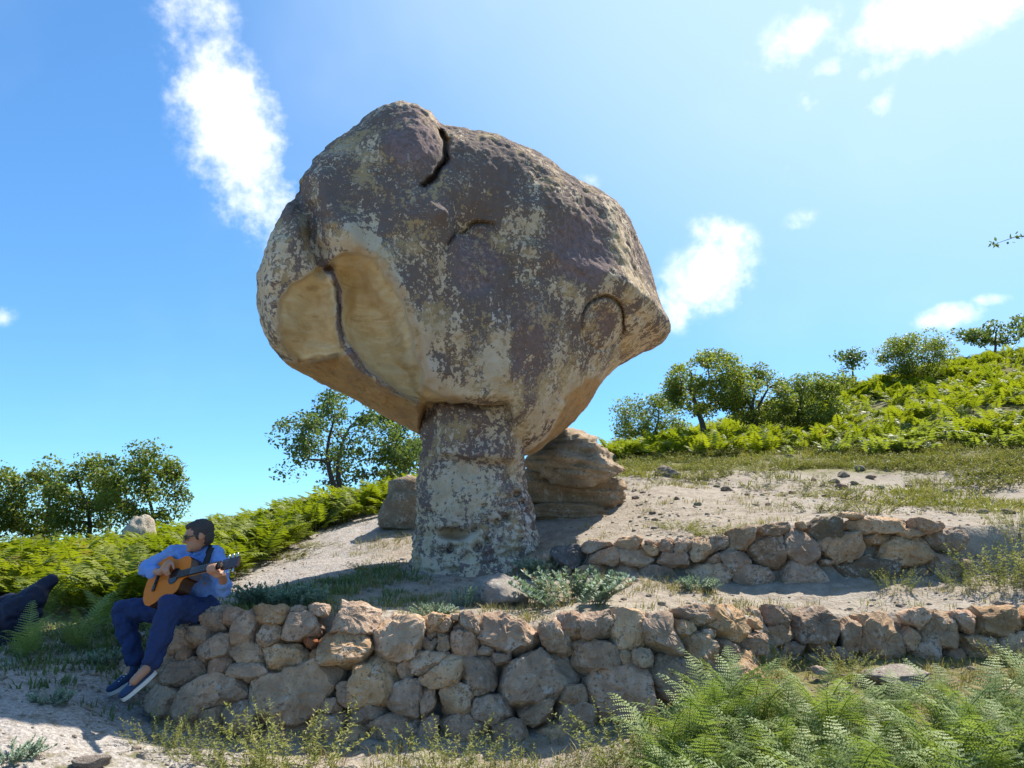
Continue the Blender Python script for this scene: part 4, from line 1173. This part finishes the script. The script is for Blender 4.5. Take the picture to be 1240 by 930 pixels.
for i, (px, py, s, lab) in enumerate(((872, 648, .9, 'small bright green mat plant behind the low wall top'), (824, 640, .8, 'olive tuft on the bare slope behind the low wall'), (1000, 602, 1.1, 'round green shrublet on the slope near the scattered stones'), (965, 565, 1.2, 'green shrublet on the upper slope'),
                              (1020, 548, 1.3, 'green shrublet at the edge of the hill bracken'), (920, 592, .7, 'little dry tuft on the bare slope'), (835, 580, .9, 'green tuft by the grey-brown slab'), (1135, 560, 1.3, 'grey-green shrublet below the hill'), (1200, 560, 1.3, 'pale shrublet at the right of the slope'), (1100, 605, 1.0, 'olive shrublet right of the scattered stones'),
                              (1060, 545, 1.2, 'grey shrublet under the hill bracken'), (350, 676, .9, 'low green tuft on the sunlit patch behind the shadow'), (455, 690, .8, 'green tuft in the shadow left of the stem'), (380, 662, .7, 'dry tuft on the sunlit patch left of the stem'))):
    g = ground_at(px, py, 7.9); put('low_shrub', mound[i % 2], 'low_green', (g[0], g[1], g[2] - .02), s, i * 1.3, lab, 'shrub')
for i, (px, py, Y, s, lab) in enumerate(((1215, 712, 7.35, 1.15, 'big yellow-green bush at the end of the low wall'), (1165, 716, 7.3, .6, 'leafy bush in front of the end of the low wall'), (1262, 700, 7.5, 1.4, 'olive bush on the bank beside the big yellow-green bush'), (1235, 655, 7.95, .9, 'straw-coloured bush on top of the bank'), (1085, 716, 7.3, .6, 'small leafy weed at the low wall foot'))):
    x = W(px, py, Y)[0]; put('bush', herb[i % 3], 'low_green' if i != 3 else 'dry_blade', (x, Y, zg(x, Y) - .02), s, i * 1.1, lab, 'bush')

# ---- trees
def tree(name, label, base, crown, Y, seed, mat, leaf=.1, nclus=60, per=110, cl_r=.3, trunks=1, flat=.75, group=None, trunk_r=.07, shell=.55, lean=0.0):
    """base (px,py) of the trunk foot; crown (px,py,half width px,half height px)"""
    rs = np.random.RandomState(seed)
    bx = W(base[0], base[1], Y)[0]; bz = zg(bx, Y)
    root = empty(name, (bx, Y, bz)); tag(root, label, 'tree', group)
    c = W(crown[0], crown[1], Y) - np.array([bx, Y, bz]); dcam = Y
    rx, rz = crown[2] * dcam / F, crown[3] * dcam / F; ry = rx * .85
    wood = Soup(); lf = Soup()
    nodes, nr = [], []
    for t_ in range(trunks):
        top = c + np.array([rs.uniform(-.3, .3) * rx, rs.uniform(-.2, .2) * ry, rz * .35])
        b0 = np.array([t_ * .12 * rs.uniform(.6, 1.4), rs.uniform(-.05, .05), -.1])
        t = np.linspace(0, 1, 9)
        C = b0 + (top - b0) * t[:, None] + np.c_[np.sin(t * 5 + seed) * .06, np.cos(t * 4 + seed) * .05, 0 * t] * np.linalg.norm(top)
        rad = trunk_r * (1 - .8 * t) + .008
        tube(wood, C, rad, 8)
        nodes += list(C[2:]); nr += list(rad[2:])
    P = []
    while len(P) < nclus:
        q = rs.normal(size=3); q /= np.linalg.norm(q); q *= rs.uniform(shell, 1) ** .6
        if q[2] < -.75: continue
        q = q * (1 + .22 * perlin(np.array([q * 1.6 + seed]))[0])
        P.append(c + q * np.array([rx, ry, rz]) * .88)
    P = np.array(P); P = P[np.argsort(np.linalg.norm(P - c, axis=1))]
    for p in P:
        N = np.array(nodes); d = np.linalg.norm(N - p, axis=1) + .6 * np.maximum(N[:, 2] - p[2], 0)
        k = np.argmin(d); a = N[k]; t = np.linspace(0, 1, 5)
        C = a + (p - a) * t[:, None] + rs.normal(size=(5, 3)) * (.05 * np.linalg.norm(p - a)) * np.sin(np.pi * t)[:, None] + np.array([0, 0, .12]) * (np.sin(np.pi * t) * np.linalg.norm(p - a))[:, None]
        r0 = min(nr[k] * .75, .035)
        rad = r0 * (1 - .7 * t) + .004
        tube(wood, C, rad, 4)
        nodes += list(C[2:]); nr += list(rad[2:])
        n = int(per * rs.uniform(.5, 1.3)); R_ = cl_r * rs.uniform(.6, 1.25)
        L = rs.normal(size=(n, 3)); L /= np.linalg.norm(L, axis=1)[:, None]; L *= (R_ * rs.uniform(.15, 1, n) ** .5)[:, None]; L[:, 2] *= flat
        q = p + L
        d = rs.normal(size=(n, 3)) + L / R_ * .8; d[:, 2] -= .1; d /= np.linalg.norm(d, axis=1)[:, None]
        up = rs.normal(size=(n, 3)) * .7 + np.array([0, 0, 1.0]); w = np.cross(d, up); w /= np.linalg.norm(w, axis=1)[:, None] + 1e-6
        s = leaf * rs.uniform(.6, 1.2, n)[:, None]
        V = np.stack([q - d * s * .5, q + w * s * .3, q + d * s * .5, q - w * s * .3], 1).reshape(-1, 3)
        i4 = np.arange(n)[:, None] * 4
        lf.add(V, np.concatenate([i4 + np.array([[0, 1, 2]]), i4 + np.array([[0, 2, 3]])]), np.repeat(np.clip(rs.uniform(.0, .7) + rs.uniform(-.15, .35, n), 0, 1), 4))
    obj('trunk', wood.mesh('trunk', True), MATS['bark'], root)
    obj('crown', lf.mesh('crown'), MATS[mat], root)
    return root
tree('oak_tree', 'dark spreading oak with twin trunks behind the left side of the mushroom rock', (404, 606), (428, 540, 100, 72), 20, 1, 'oak_leaf', .11, 100, 110, .40, 2, .7, trunk_r=.10)
tree('oak_tree', 'paler bushy oak tucked against the stem of the mushroom rock', (500, 600), (492, 562, 48, 44), 21.5, 2, 'pale_oak_leaf', .13, 45, 80, .36, 1, .75, trunk_r=.06)
tree('oak_tree', 'small leafy tree cut off by the picture edge beyond the left bracken', (-22, 660), (-18, 606, 38, 56), 17, 3, 'pale_oak_leaf', .085, 50, 130, .30, 1)
tree('oak_tree', 'small oak with a pointed crown beyond the bracken', (40, 660), (42, 612, 40, 56), 17.5, 4, 'pale_oak_leaf', .085, 56, 130, .30, 1)
tree('oak_tree', 'small rounded oak between the pointed oak and the feathery tree', (105, 655), (102, 604, 44, 58), 17, 5, 'pale_oak_leaf', .085, 62, 130, .32, 1)
tree('oak_tree', 'light green feathery tree beside the whitish boulder', (182, 650), (172, 594, 56, 56), 16.5, 6, 'pale_oak_leaf', .08, 76, 130, .30, 1, trunk_r=.05)
tree('hill_tree', 'round-headed tree with a leaning trunk at the foot of the hill', (850, 547), (856, 467, 54, 46), 21, 7, 'hill_leaf', .085, 95, 140, .34, 1, .7, trunk_r=.10)
tree('hill_tree', 'forked tree right of the leaning round-headed tree', (908, 545), (922, 482, 50, 40), 21.5, 8, 'hill_leaf', .085, 80, 140, .34, 2, .7, trunk_r=.08)
tree('hill_tree', 'shaggy low tree hugging the bracken right of the forked tree', (970, 545), (982, 494, 44, 46), 22, 9, 'pale_oak_leaf', .085, 75, 140, .36, 1, .7)
tree('hill_tree', 'hazy bush tree at the left foot of the hill', (790, 545), (786, 512, 52, 34), 29, 10, 'hill_leaf', .11, 65, 120, .5, 1)
tree('hill_tree', 'sparse little tree on the hill crest', (1032, 455), (1031, 438, 22, 14), 36, 11, 'oak_leaf', .16, 20, 45, .4, 1)
tree('hill_tree', 'wide feathery tree standing on the hill crest', (1112, 470), (1110, 432, 48, 30), 28, 12, 'hill_leaf', .09, 80, 130, .40, 1, .7)
tree('hill_tree', 'flat-topped dark tree on the ridge', (1198, 430), (1201, 404, 40, 15), 33, 13, 'oak_leaf', .15, 34, 70, .42, 1, .6)
tree('hill_tree', 'dark ridge tree cut off by the picture edge', (1262, 415), (1258, 392, 34, 20), 34, 14, 'oak_leaf', .15, 30, 60, .42, 1, .6)
tree('hill_shrub', 'dark thorny shrub on the open hillside', (1178, 500), (1180, 484, 30, 18), 24, 15, 'oak_leaf', .10, 24, 50, .28, 1)
tree('hill_shrub', 'dark green shrub low on the right of the hill', (1232, 545), (1230, 528, 26, 18), 18.5, 16, 'oak_leaf', .09, 24, 60, .25, 1)
tree('hill_shrub', 'dark shrub at the crest below the sparse little tree', (1010, 490), (1010, 470, 34, 18), 29, 17, 'hill_leaf', .12, 30, 70, .42, 1)
def side_tree():
    Y = 9.0
    bx = W(1480, 640, Y)[0]; bz = zg(bx, Y)
    root = empty('bare_tree', (bx, Y, bz)); tag(root, 'thin twig with tiny leaves reaching in from a tree outside the picture', 'tree')
    R = np.array(root.location); wood, lf = Soup(), Soup(); rs = np.random.RandomState(5)
    pts = np.array([W(1480, 660, Y), W(1472, 480, Y), W(1490, 330, Y), W(1470, 230, Y)]) - R
    tube(wood, pts, [.09, .07, .05, .02], 8)
    limb = np.array([W(1485, 350, Y), W(1340, 300, Y), W(1270, 288, Y), W(1232, 286, Y - .1), W(1203, 296, Y - .15)]) - R
    tube(wood, limb, [.04, .02, .009, .005, .002], 5)
    ends = [limb[-1], limb[-2], limb[-3], pts[-1], limb[0], limb[0] + [.1, .2, .3], pts[-1] + [.5, .1, -.4], pts[2] + [.8, 0, .2]]
    for k, e in enumerate(ends):
        n = 12 if k < 3 else 160; sp_ = .05 if k < 3 else .4
        for j in range(n):
            q = e + rs.normal(size=3) * sp_ * np.array([1, 1, .5]); d = rs.normal(size=3); d /= np.linalg.norm(d); w = np.cross(d, rs.normal(size=3)); w /= np.linalg.norm(w); s = .035
            lf.add([q - d * s, q + w * s * .5, q + d * s, q - w * s * .5], [(0, 1, 2), (0, 2, 3)], rs.uniform())
    obj('trunk', wood.mesh('trunk', True), MATS['bark'], root); obj('crown', lf.mesh('crown'), MATS['oak_leaf'], root)
side_tree()

# ------------------------------------------------------------------ the guitarist
def cap_mesh(a, b, ra, rb, n=14):
    """closed rounded cone"""
    a, b = np.array(a, float), np.array(b, float); d = b - a; L = np.linalg.norm(d); d = d / (L + 1e-9)
    ref = np.array([1., 0, 0]) if abs(d[2]) > .9 else np.array([0, 0, 1.]); u = np.cross(d, ref); u /= np.linalg.norm(u); v = np.cross(d, u)
    rows = []
    for e in np.linspace(-math.pi / 2, 0, 6): rows.append((a + d * ra * math.sin(e), ra * math.cos(e)))
    for e in np.linspace(0, math.pi / 2, 6): rows.append((b + d * rb * math.sin(e), rb * math.cos(e)))
    th = np.linspace(0, 2 * np.pi, n, endpoint=False)
    V = np.array([c + max(r, 1e-4) * (np.cos(t) * u + np.sin(t) * v) for c, r in rows for t in th])
    return V, np.concatenate([grid_faces(n, len(rows), True)]), n, len(rows)
def ell_mesh(c, R, frame=None, n=18):
    th = np.linspace(0, 2 * np.pi, n, endpoint=False); ph = np.linspace(-np.pi / 2 + .02, np.pi / 2 - .02, n // 2 + 1)
    TH, PH = np.meshgrid(th, ph)
    V = np.stack([np.cos(PH) * np.cos(TH), np.cos(PH) * np.sin(TH), np.sin(PH)], -1).reshape(-1, 3) * np.array(R)
    if frame is not None: V = V @ np.array(frame)
    return V + np.array(c), grid_faces(n, len(ph), True), n, len(ph)
def blob(name, prims, origin, voxel=.007, smooth=4, noise=0.0, nscale=12, clip=None):
    Vs, Qs, Ns, off = [], [], [], 0
    for V, q, n, k in prims:
        Vs.append(V); Qs.append(q + off)
        # close the two ends with fans
        c0, c1 = len(V), len(V) + 1
        Vs.append(np.array([V[:n].mean(0), V[-n:].mean(0)]))
        i = np.arange(n); j = (i + 1) % n
        Ns.append(np.stack([j, i, np.full(n, c0)], 1) + off); Ns.append(np.stack([(k - 1) * n + i, (k - 1) * n + j, np.full(n, c1)], 1) + off)
        off += len(V) + 2
    me = mesh_np(name + '_raw', np.concatenate(Vs), [np.concatenate(Qs), np.concatenate(Ns)])
    o = bpy.data.objects.new(name + '_raw', me); COL.objects.link(o)
    m = o.modifiers.new('r', 'REMESH'); m.mode = 'VOXEL'; m.voxel_size = voxel
    if smooth:
        s = o.modifiers.new('s', 'SMOOTH'); s.factor = .5; s.iterations = smooth
    dg = bpy.context.evaluated_depsgraph_get(); dg.update()
    ev = o.evaluated_get(dg); out = bpy.data.meshes.new_from_object(ev)
    bpy.data.objects.remove(o); bpy.data.meshes.remove(me)
    out.name = name
    n = len(out.vertices); co = np.zeros(n * 3, np.float32); out.vertices.foreach_get('co', co); co = co.reshape(-1, 3)
    if noise:
        nr = np.zeros(n * 3, np.float32); out.vertices.foreach_get('normal', nr); nr = nr.reshape(-1, 3)
        co = co + nr * (noise * fbm(co, nscale, 3, .5, 3))[:, None]
    out.vertices.foreach_set('co', (co - np.array(origin)).astype(np.float32).ravel())
    out.polygons.foreach_set('use_smooth', np.ones(len(out.polygons), bool))
    out.update()
    return out
def box_np(c, half, frame=None):
    s = np.array([(x, y, z) for x in (-1, 1) for y in (-1, 1) for z in (-1, 1)], float) * np.array(half)
    if frame is not None: s = s @ np.array(frame)
    return s + np.array(c), np.array([(0, 1, 3, 2), (4, 6, 7, 5), (0, 4, 5, 1), (2, 3, 7, 6), (0, 2, 6, 4), (1, 5, 7, 3)])
def boxes(name, lst):
    Vs, Fs, off = [], [], 0
    for V, f in lst: Vs.append(V); Fs.append(f + off); off += len(V)
    return mesh_np(name, np.concatenate(Vs), np.concatenate(Fs), False)
plain('skin', (.40, .205, .125), .5, .08, 40)
plain('hair', (.05, .044, .042), .7, .7, 140, bump=.9)
plain('shirt_cotton', (.15, .27, .58), .8, .12, 60, bump=.25)
plain('denim', (.016, .032, .10), .85, .25, 90, bump=.3)
plain('shoe_canvas', (.022, .045, .105), .75, .2, 120, bump=.3)
plain('white_rubber', (.62, .60, .56), .6, .1, 40)
plain('dark_lens', (.01, .01, .012), .12, .1, 10, spec=.6)
plain('black_strap', (.015, .015, .018), .7, .2, 80)
plain('guitar_top', (.62, .16, .008), .55, .1, 14, spec=.15, bump=.05)
plain('guitar_side', (.045, .016, .008), .3, .3, 18, spec=.5, bump=.05)
plain('ebony', (.03, .022, .018), .45, .2, 40)
plain('maple_neck', (.33, .19, .09), .45, .1, 30)
plain('steel', (.55, .55, .56), .3, .05, 30, Metallic=1.0)
plain('bag_nylon', (.010, .012, .030), .6, .35, 60, bump=.4)

def build_guitarist():
    g = lambda *a: W(*a)
    hipR, hipL = g(224, 738, 5.99), g(247, 741, 5.87)
    kneeR, kneeL = g(149, 739, 6.03), g(206, 735, 5.50)
    ankR, ankL = g(164, 803, 5.99), g(183, 804, 5.42)
    pel, belly, chest = g(238, 735, 5.95), g(238, 712, 5.92), g(236, 688, 5.88)
    shR, shL = g(210, 672, 5.90), g(261, 673, 5.87)
    elR, wrR = g(177, 690, 5.99), g(195, 693, 5.74)
    elL, wrL = g(271, 709, 5.73), g(269, 695, 5.51)
    neck, head = g(239, 667, 5.87), g(240, 650, 5.80)
    fdir = np.array([-.86, -.46, -.22]); fdir /= np.linalg.norm(fdir)
    side = np.cross(fdir, [0, 0, 1]); side /= np.linalg.norm(side); upd = np.cross(side, fdir)
    HF = np.stack([fdir, side, upd])            # rows: forward, his right, up
    hp = lambda f, s, u: head + fdir * f + side * s + upd * u
    O = g(236, 752, 5.93)
    P = [cap_mesh(hipR, kneeR, .082, .058), cap_mesh(hipL, kneeL, .082, .058), cap_mesh(kneeR, ankR, .055, .036), cap_mesh(kneeL, ankL, .055, .036),
         cap_mesh(ankR, g(152, 818, 5.93), .034, .028), cap_mesh(ankL, g(162, 825, 5.34), .034, .028),
         cap_mesh(hipR, hipL, .09, .09), cap_mesh(pel, belly, .115, .11), cap_mesh(belly, chest, .115, .125), cap_mesh(shR, shL, .055, .055), cap_mesh(chest, neck, .10, .055),
         cap_mesh(neck, head, .052, .05), cap_mesh(shR, elR, .046, .038), cap_mesh(elR, wrR, .036, .025), cap_mesh(shL, elL, .046, .038), cap_mesh(elL, wrL, .037, .026)]
    # head
    P += [ell_mesh(hp(-.012, 0, .022), (.098, .074, .098), HF), ell_mesh(hp(.028, 0, -.045), (.062, .052, .062), HF),
          cap_mesh(hp(.084, 0, .012), hp(.103, 0, -.018), .009, .013), cap_mesh(hp(.080, -.012, -.052), hp(.080, .012, -.052), .012, .012),
          ell_mesh(hp(.074, 0, -.082), (.022, .024, .018), HF), cap_mesh(hp(.078, -.03, .034), hp(.078, .03, .034), .012, .012),
          ell_mesh(hp(-.012, .076, 0), (.020, .009, .030), HF), ell_mesh(hp(-.012, -.076, 0), (.020, .009, .030), HF)]
    # hands: palm and five fingers each
    ga = np.array([.45, -.28, .095]); ga /= np.linalg.norm(ga)
    gn = np.array([-.22, -.86, .42]); gn -= ga * (gn @ ga); gn /= np.linalg.norm(gn); gy = np.cross(gn, ga)
    GC = g(203, 700, 5.71)                       # centre of the guitar's soundboard
    gp = lambda x, y, z: GC + ga * x + gy * y + gn * z
    palmR = gp(.015, .085, .045)
    P += [cap_mesh(wrR, palmR, .026, .030), ell_mesh(palmR, (.042, .036, .020), np.stack([ga, gy, gn]))]
    for k, (dx, ln) in enumerate(((-.030, .050), (-.010, .062), (.012, .065), (.032, .058))):
        a = palmR + ga * dx - gy * .02; b = a - gy * ln * .55 + gn * .006 + ga * .012; c = b - gy * ln * .4 - gn * .024
        P += [cap_mesh(a, b, .0095, .009), cap_mesh(b, c, .009, .0075)]
    t0 = palmR + ga * .035 + gy * .01; t1 = t0 + ga * .034 - gy * .02; t2 = t1 + ga * .01 - gy * .03 - gn * .012
    P += [cap_mesh(t0, t1, .012, .011), cap_mesh(t1, t2, .011, .0085)]
    # left hand closes round the neck
    nk = gp(.545, 0, .0)
    palmL = nk - gy * .045 - gn * .035
    P += [cap_mesh(wrL, palmL, .026, .028), ell_mesh(palmL, (.042, .030, .024), np.stack([ga, gy, gn]))]
    for k, dx in enumerate((-.036, -.013, .011, .034)):
        a = palmL + ga * dx - gy * .005 + gn * .015; b = nk + ga * dx - gy * .046 + gn * .022; c = nk + ga * dx - gy * .020 + gn * .040; d = nk + ga * (dx * .95) + gy * .004 + gn * .028
        P += [cap_mesh(a, b, .0105, .0095), cap_mesh(b, c, .0095, .009), cap_mesh(c, d, .009, .0075)]
    t0 = palmL - ga * .03; t1 = nk - gy * .012 - gn * .044 - ga * .02; t2 = nk + gy * .030 - gn * .036 - ga * .015
    P += [cap_mesh(t0, t1, .013, .012), cap_mesh(t1, t2, .012, .010)]
    person = obj('person', blob('person', P, O, .0065, 3), MATS['skin'], None, O)
    tag(person, 'man in a light blue shirt and jeans sitting on the wall end playing a guitar', 'person')
    # shirt
    SH = [cap_mesh(pel + [0, 0, .05], belly, .140, .130), cap_mesh(belly, chest, .132, .136), cap_mesh(chest - [.05, 0, 0], chest + [.06, 0, 0], .125, .12), cap_mesh(shR, shL, .075, .075), cap_mesh(chest, neck - [0, 0, .02], .12, .075),
          cap_mesh(shR, elR, .072, .060), cap_mesh(elR, elR + (wrR - elR) * .62, .058, .045), cap_mesh(shL, elL, .072, .062), cap_mesh(elL, elL + (wrL - elL) * .22, .060, .054), cap_mesh(elL, elL + [.0, .01, -.03], .058, .05)]
    o = obj('shirt', blob('shirt', SH, O, .008, 2, .02, 11), MATS['shirt_cotton'], person); o['label'] = 'light blue long-sleeved shirt with rolled cuffs'
    col = [cap_mesh(neck + np.array(a), neck + np.array(b), .017, .015) for a, b in (((-.06, -.03, .0), (-.02, -.075, -.02)), ((.06, -.03, .0), (.015, -.075, -.025)), ((-.06, -.03, .0), (-.04, .05, .02)), ((.06, -.03, .0), (.05, .05, .02)), ((-.04, .05, .02), (.05, .05, .02)))]
    obj('collar', blob('collar', col, O, .006, 2), MATS['shirt_cotton'], o)
    JN = [cap_mesh(hipR, kneeR, .105, .083), cap_mesh(hipL, kneeL, .108, .085), cap_mesh(kneeR, ankR + (kneeR - ankR) * .06, .083, .068), cap_mesh(kneeL, ankL + (kneeL - ankL) * .07, .083, .066), cap_mesh(hipR, hipL, .115, .115), cap_mesh(pel, pel + [0, 0, .03], .135, .13)]
    obj('jeans', blob('jeans', JN, O, .008, 2, .018, 12), MATS['denim'], person)
    # hair, sunglasses
    HR = [ell_mesh(hp(-.026, 0, .044), (.098, .081, .086), HF), ell_mesh(hp(-.056, 0, .0), (.058, .074, .080), HF), ell_mesh(hp(.02, .0, .085), (.058, .060, .030), HF), ell_mesh(hp(.012, .068, .02), (.016, .012, .045), HF), ell_mesh(hp(.012, -.068, .02), (.016, .012, .045), HF)]
    obj('hair', blob('hair', HR, O, .006, 1, .006, 60), MATS['hair'], person)
    GL = [box_np(hp(.094, sx * .032, .012) - O, (.004, .026, .018), HF) for sx in (-1, 1)] + [box_np(hp(.098, 0, .018) - O, (.003, .012, .004), HF)] + [box_np(hp(.04, sx * .076, .016) - O, (.055, .003, .005), HF) for sx in (-1, 1)]
    obj('sunglasses', boxes('sunglasses', GL), MATS['dark_lens'], person)
    # shoes
    for heel, toe, an in ((g(184, 812, 5.45), g(158, 834, 5.36), ankL), (g(167, 815, 6.0), g(147, 827, 5.9), ankR)):
        d = (toe - heel) / np.linalg.norm(toe - heel); s = np.cross(d, [0, 0, 1]); s /= np.linalg.norm(s); u = np.cross(s, d)
        FR = np.stack([d, s, u]); L = .255
        h0 = heel - d * .01
        up = [ell_mesh(h0 + d * .045 + u * .02, (.055, .038, .042), FR), ell_mesh(h0 + d * .12 + u * .012, (.075, .042, .036), FR), ell_mesh(h0 + d * .195 + u * .004, (.062, .044, .027), FR), cap_mesh(h0 + d * .05 + u * .03, an, .040, .042)]
        sh = obj('shoe', blob('shoe', up, O, .006, 3), MATS['shoe_canvas'], person); sh['label'] = 'navy canvas shoe with white sole'
        t = np.linspace(0, 2 * np.pi, 28, endpoint=False)
        ox = L / 2 * np.cos(t) * 1.02 + L / 2 - .005; oy = .046 * np.sign(np.sin(t)) * np.abs(np.sin(t)) ** .7 * (1 + .12 * np.cos(t))
        V = np.concatenate([h0 + np.outer(ox, d) + np.outer(oy, s) + u * z for z in (-.034, -.030, -.010, -.008)]) - O
        q = grid_faces(28, 4, True); V = np.concatenate([V, [V[:28].mean(0), V[-28:].mean(0)]]); i = np.arange(28); j = (i + 1) % 28
        obj('sole', mesh_np('sole', V, [q, np.stack([j, i, np.full(28, 112)], 1), np.stack([84 + i, 84 + j, np.full(28, 113)], 1)], False), MATS['white_rubber'], sh)
        lc = [box_np(h0 + d * (.10 + .022 * k) + u * (.047 - .006 * k) - O, (.004, .026, .004), FR) for k in range(4)]
        obj('lace', boxes('lace', lc), MATS['white_rubber'], sh)
    # ---- guitar
    G = empty('guitar', GC - gn * .1)
    tag(G, 'orange-topped acoustic guitar with a cutaway held by the seated man', 'guitar')
    GO = np.array(G.location)
    # outline: x along the string axis, y to the bass side
    top = [(-.250, .0), (-.243, .07), (-.215, .135), (-.165, .180), (-.11, .195), (-.05, .180), (.0, .150), (.045, .135), (.09, .138), (.14, .146), (.185, .138), (.22, .11), (.238, .06), (.242, .03)]
    bot = [(.242, -.03), (.205, -.034), (.185, -.06), (.180, -.105), (.165, -.128), (.135, -.142), (.09, -.138), (.045, -.135), (.0, -.150), (-.05, -.180), (-.11, -.195), (-.165, -.180), (-.215, -.135), (-.243, -.07)]
    ol = np.array(top + bot); n = len(ol)
    def face(z, inset=0): return np.array([gp(x * (1 - inset), y * (1 - inset), z) for x, y in ol])
    V = np.concatenate([face(0), face(-.1)]) - GO
    i = np.arange(n); j = (i + 1) % n
    cen = np.array([gp(-.02, 0, -.1)]) - GO; V = np.concatenate([V, cen])
    obj('body', mesh_np('body', V, [np.stack([i, j, n + j, n + i], 1)[:, ::-1], np.stack([n + i, n + j, np.full(n, 2 * n)], 1)], False), MATS['guitar_side'], G)
    V = np.concatenate([face(.003), face(-.002), np.array([gp(-.02, 0, .004)])]) - GO
    tp = obj('soundboard', mesh_np('soundboard', V, [np.stack([i, j, n + j, n + i], 1)[:, ::-1], np.stack([j, i, np.full(n, 2 * n)], 1)[:, ::-1]], False), MATS['guitar_top'], G)
    t = np.linspace(0, 2 * np.pi, 32, endpoint=False)
    def disc(name, x, r, z, mat, par):
        V = np.concatenate([np.array([gp(x + r * math.cos(a), r * math.sin(a), z) for a in t]), [gp(x, 0, z)]]) - GO; k = np.arange(32)
        return obj(name, mesh_np(name, V, np.stack([k, (k + 1) % 32, np.full(32, 32)], 1), False), MATS[mat], par)
    disc('rosette', .085, .062, .0062, 'ebony', tp); disc('soundhole', .085, .05, .0085, 'dark_lens', tp)
    FRG = np.stack([ga, gy, gn])
    obj('bridge', boxes('bridge', [box_np(gp(-.115, 0, .010) - GO, (.014, .085, .006), FRG), box_np(gp(-.112, 0, .018) - GO, (.002, .04, .003), FRG)]), MATS['ebony'], G)
    nb = [cap_mesh(gp(.22, 0, -.008), gp(.60, 0, -.006), .026, .021)]
    obj('neck', blob('neck', nb, GO, .006, 1), MATS['maple_neck'], G)
    fb = obj('fretboard', boxes('fretboard', [box_np(gp(.37, 0, .012) - GO, (.235, .026, .007), FRG)]), MATS['ebony'], G)
    fr = [box_np(gp(.60 - .49 * (1 - 2 ** (-k / 12.)) * 1.0, 0, .020) - GO, (.001, .024, .0012), FRG) for k in range(0, 18)]
    obj('frets', boxes('frets', fr), MATS['steel'], fb)
    hs = obj('headstock', boxes('headstock', [box_np(gp(.69, 0, -.008) - GO, (.085, .036, .009), FRG)]), MATS['guitar_side'], G)
    for k in range(3):
        for s in (-1, 1):
            pv, pq, a_, b_ = cap_mesh(gp(.645 + .045 * k, s * .036, -.010) - GO, gp(.645 + .045 * k, s * .062, -.010) - GO, .005, .009, 8)
            obj('tuning_peg', mesh_np('tuning_peg', pv, pq), MATS['steel'], G)
    st = Soup()
    for k in range(6):
        y = (k - 2.5) * .009; tube(st, [gp(-.11, y, .021) - GO, gp(.60, y * .75, .023) - GO, gp(.68, y * .9, .006) - GO], .0008, 3)
    obj('strings', st.mesh('strings'), MATS['steel'], G)
    # strap over the left shoulder
    pts = [gp(.19, .10, -.06), g(246, 688, 5.705), g(250, 676, 5.735), g(254, 667, 5.80), g(257, 663.5, 5.88), g(256, 667, 5.99), g(246, 685, 6.06), g(225, 705, 6.06), g(200, 712, 5.98), gp(-.245, 0, -.06)]
    pts = np.array(pts); tt = np.linspace(0, len(pts) - 1, 50); C = np.stack([np.interp(tt, np.arange(len(pts)), pts[:, k]) for k in range(3)], 1)
    for _ in range(3): C[1:-1] = (C[:-2] + C[1:-1] * 2 + C[2:]) / 4
    tn = np.gradient(C, axis=0); tn /= np.linalg.norm(tn, axis=1)[:, None]
    ctr = np.array([chest[0], chest[1], 0]); outv = C - ctr; outv[:, 2] = np.where(C[:, 2] > shL[2], .3, 0); outv /= np.linalg.norm(outv, axis=1)[:, None]
    wv = np.cross(tn, outv); wv /= np.linalg.norm(wv, axis=1)[:, None]
    V = np.concatenate([C + wv * .022 + outv * .016, C - wv * .022 + outv * .016, C - wv * .022 + outv * .024, C + wv * .022 + outv * .024]) - GO
    k = np.arange(49); Q = np.concatenate([np.stack([a * 50 + k, a * 50 + k + 1, b * 50 + k + 1, b * 50 + k], 1) for a, b in ((0, 1), (1, 2), (2, 3), (3, 0))])
    obj('strap', mesh_np('strap', V, Q), MATS['black_strap'], G)
build_guitarist()

def build_bag():
    a = W(62, 703, 7.05); b = W(14, 758, 6.8); c = W(-42, 800, 6.65)
    gz = zg(b[0], b[1])
    O = np.array([b[0], b[1], gz])
    root = empty('guitar_bag', O); tag(root, 'black soft guitar bag propped up in the shaded ferns', 'bag')
    ax = (a - c) / np.linalg.norm(a - c); nv = np.cross(ax, [0, 1, 0]); nv /= np.linalg.norm(nv); yv = np.cross(nv, ax)
    FR = np.stack([ax, nv, yv]); L = np.linalg.norm(a - c)
    body = [ell_mesh(c + ax * L * .12, (.26, .25, .11), FR), ell_mesh(c + ax * L * .50, (.24, .23, .10), FR), cap_mesh(c + ax * L * .5, a, .17, .062), cap_mesh(c + ax * L * .5 + nv * .04, a + nv * .02, .05, .035), cap_mesh(c + ax * L * .5 - nv * .05, a - nv * .025, .05, .035)]
    o = obj('case', blob('case', body, O, .012, 3, .035, 6), MATS['bag_nylon'], root)
    sp = Soup(); t = np.linspace(0, 1, 14)
    m = c + ax * L * .45 - yv * .07
    pts = m + np.outer(t - .5, ax) * .16 - np.outer(np.sin(np.pi * t), yv) * .05
    tube(sp, pts, .010, 6); obj('handle', sp.mesh('handle', True), MATS['black_strap'], root)
build_bag()
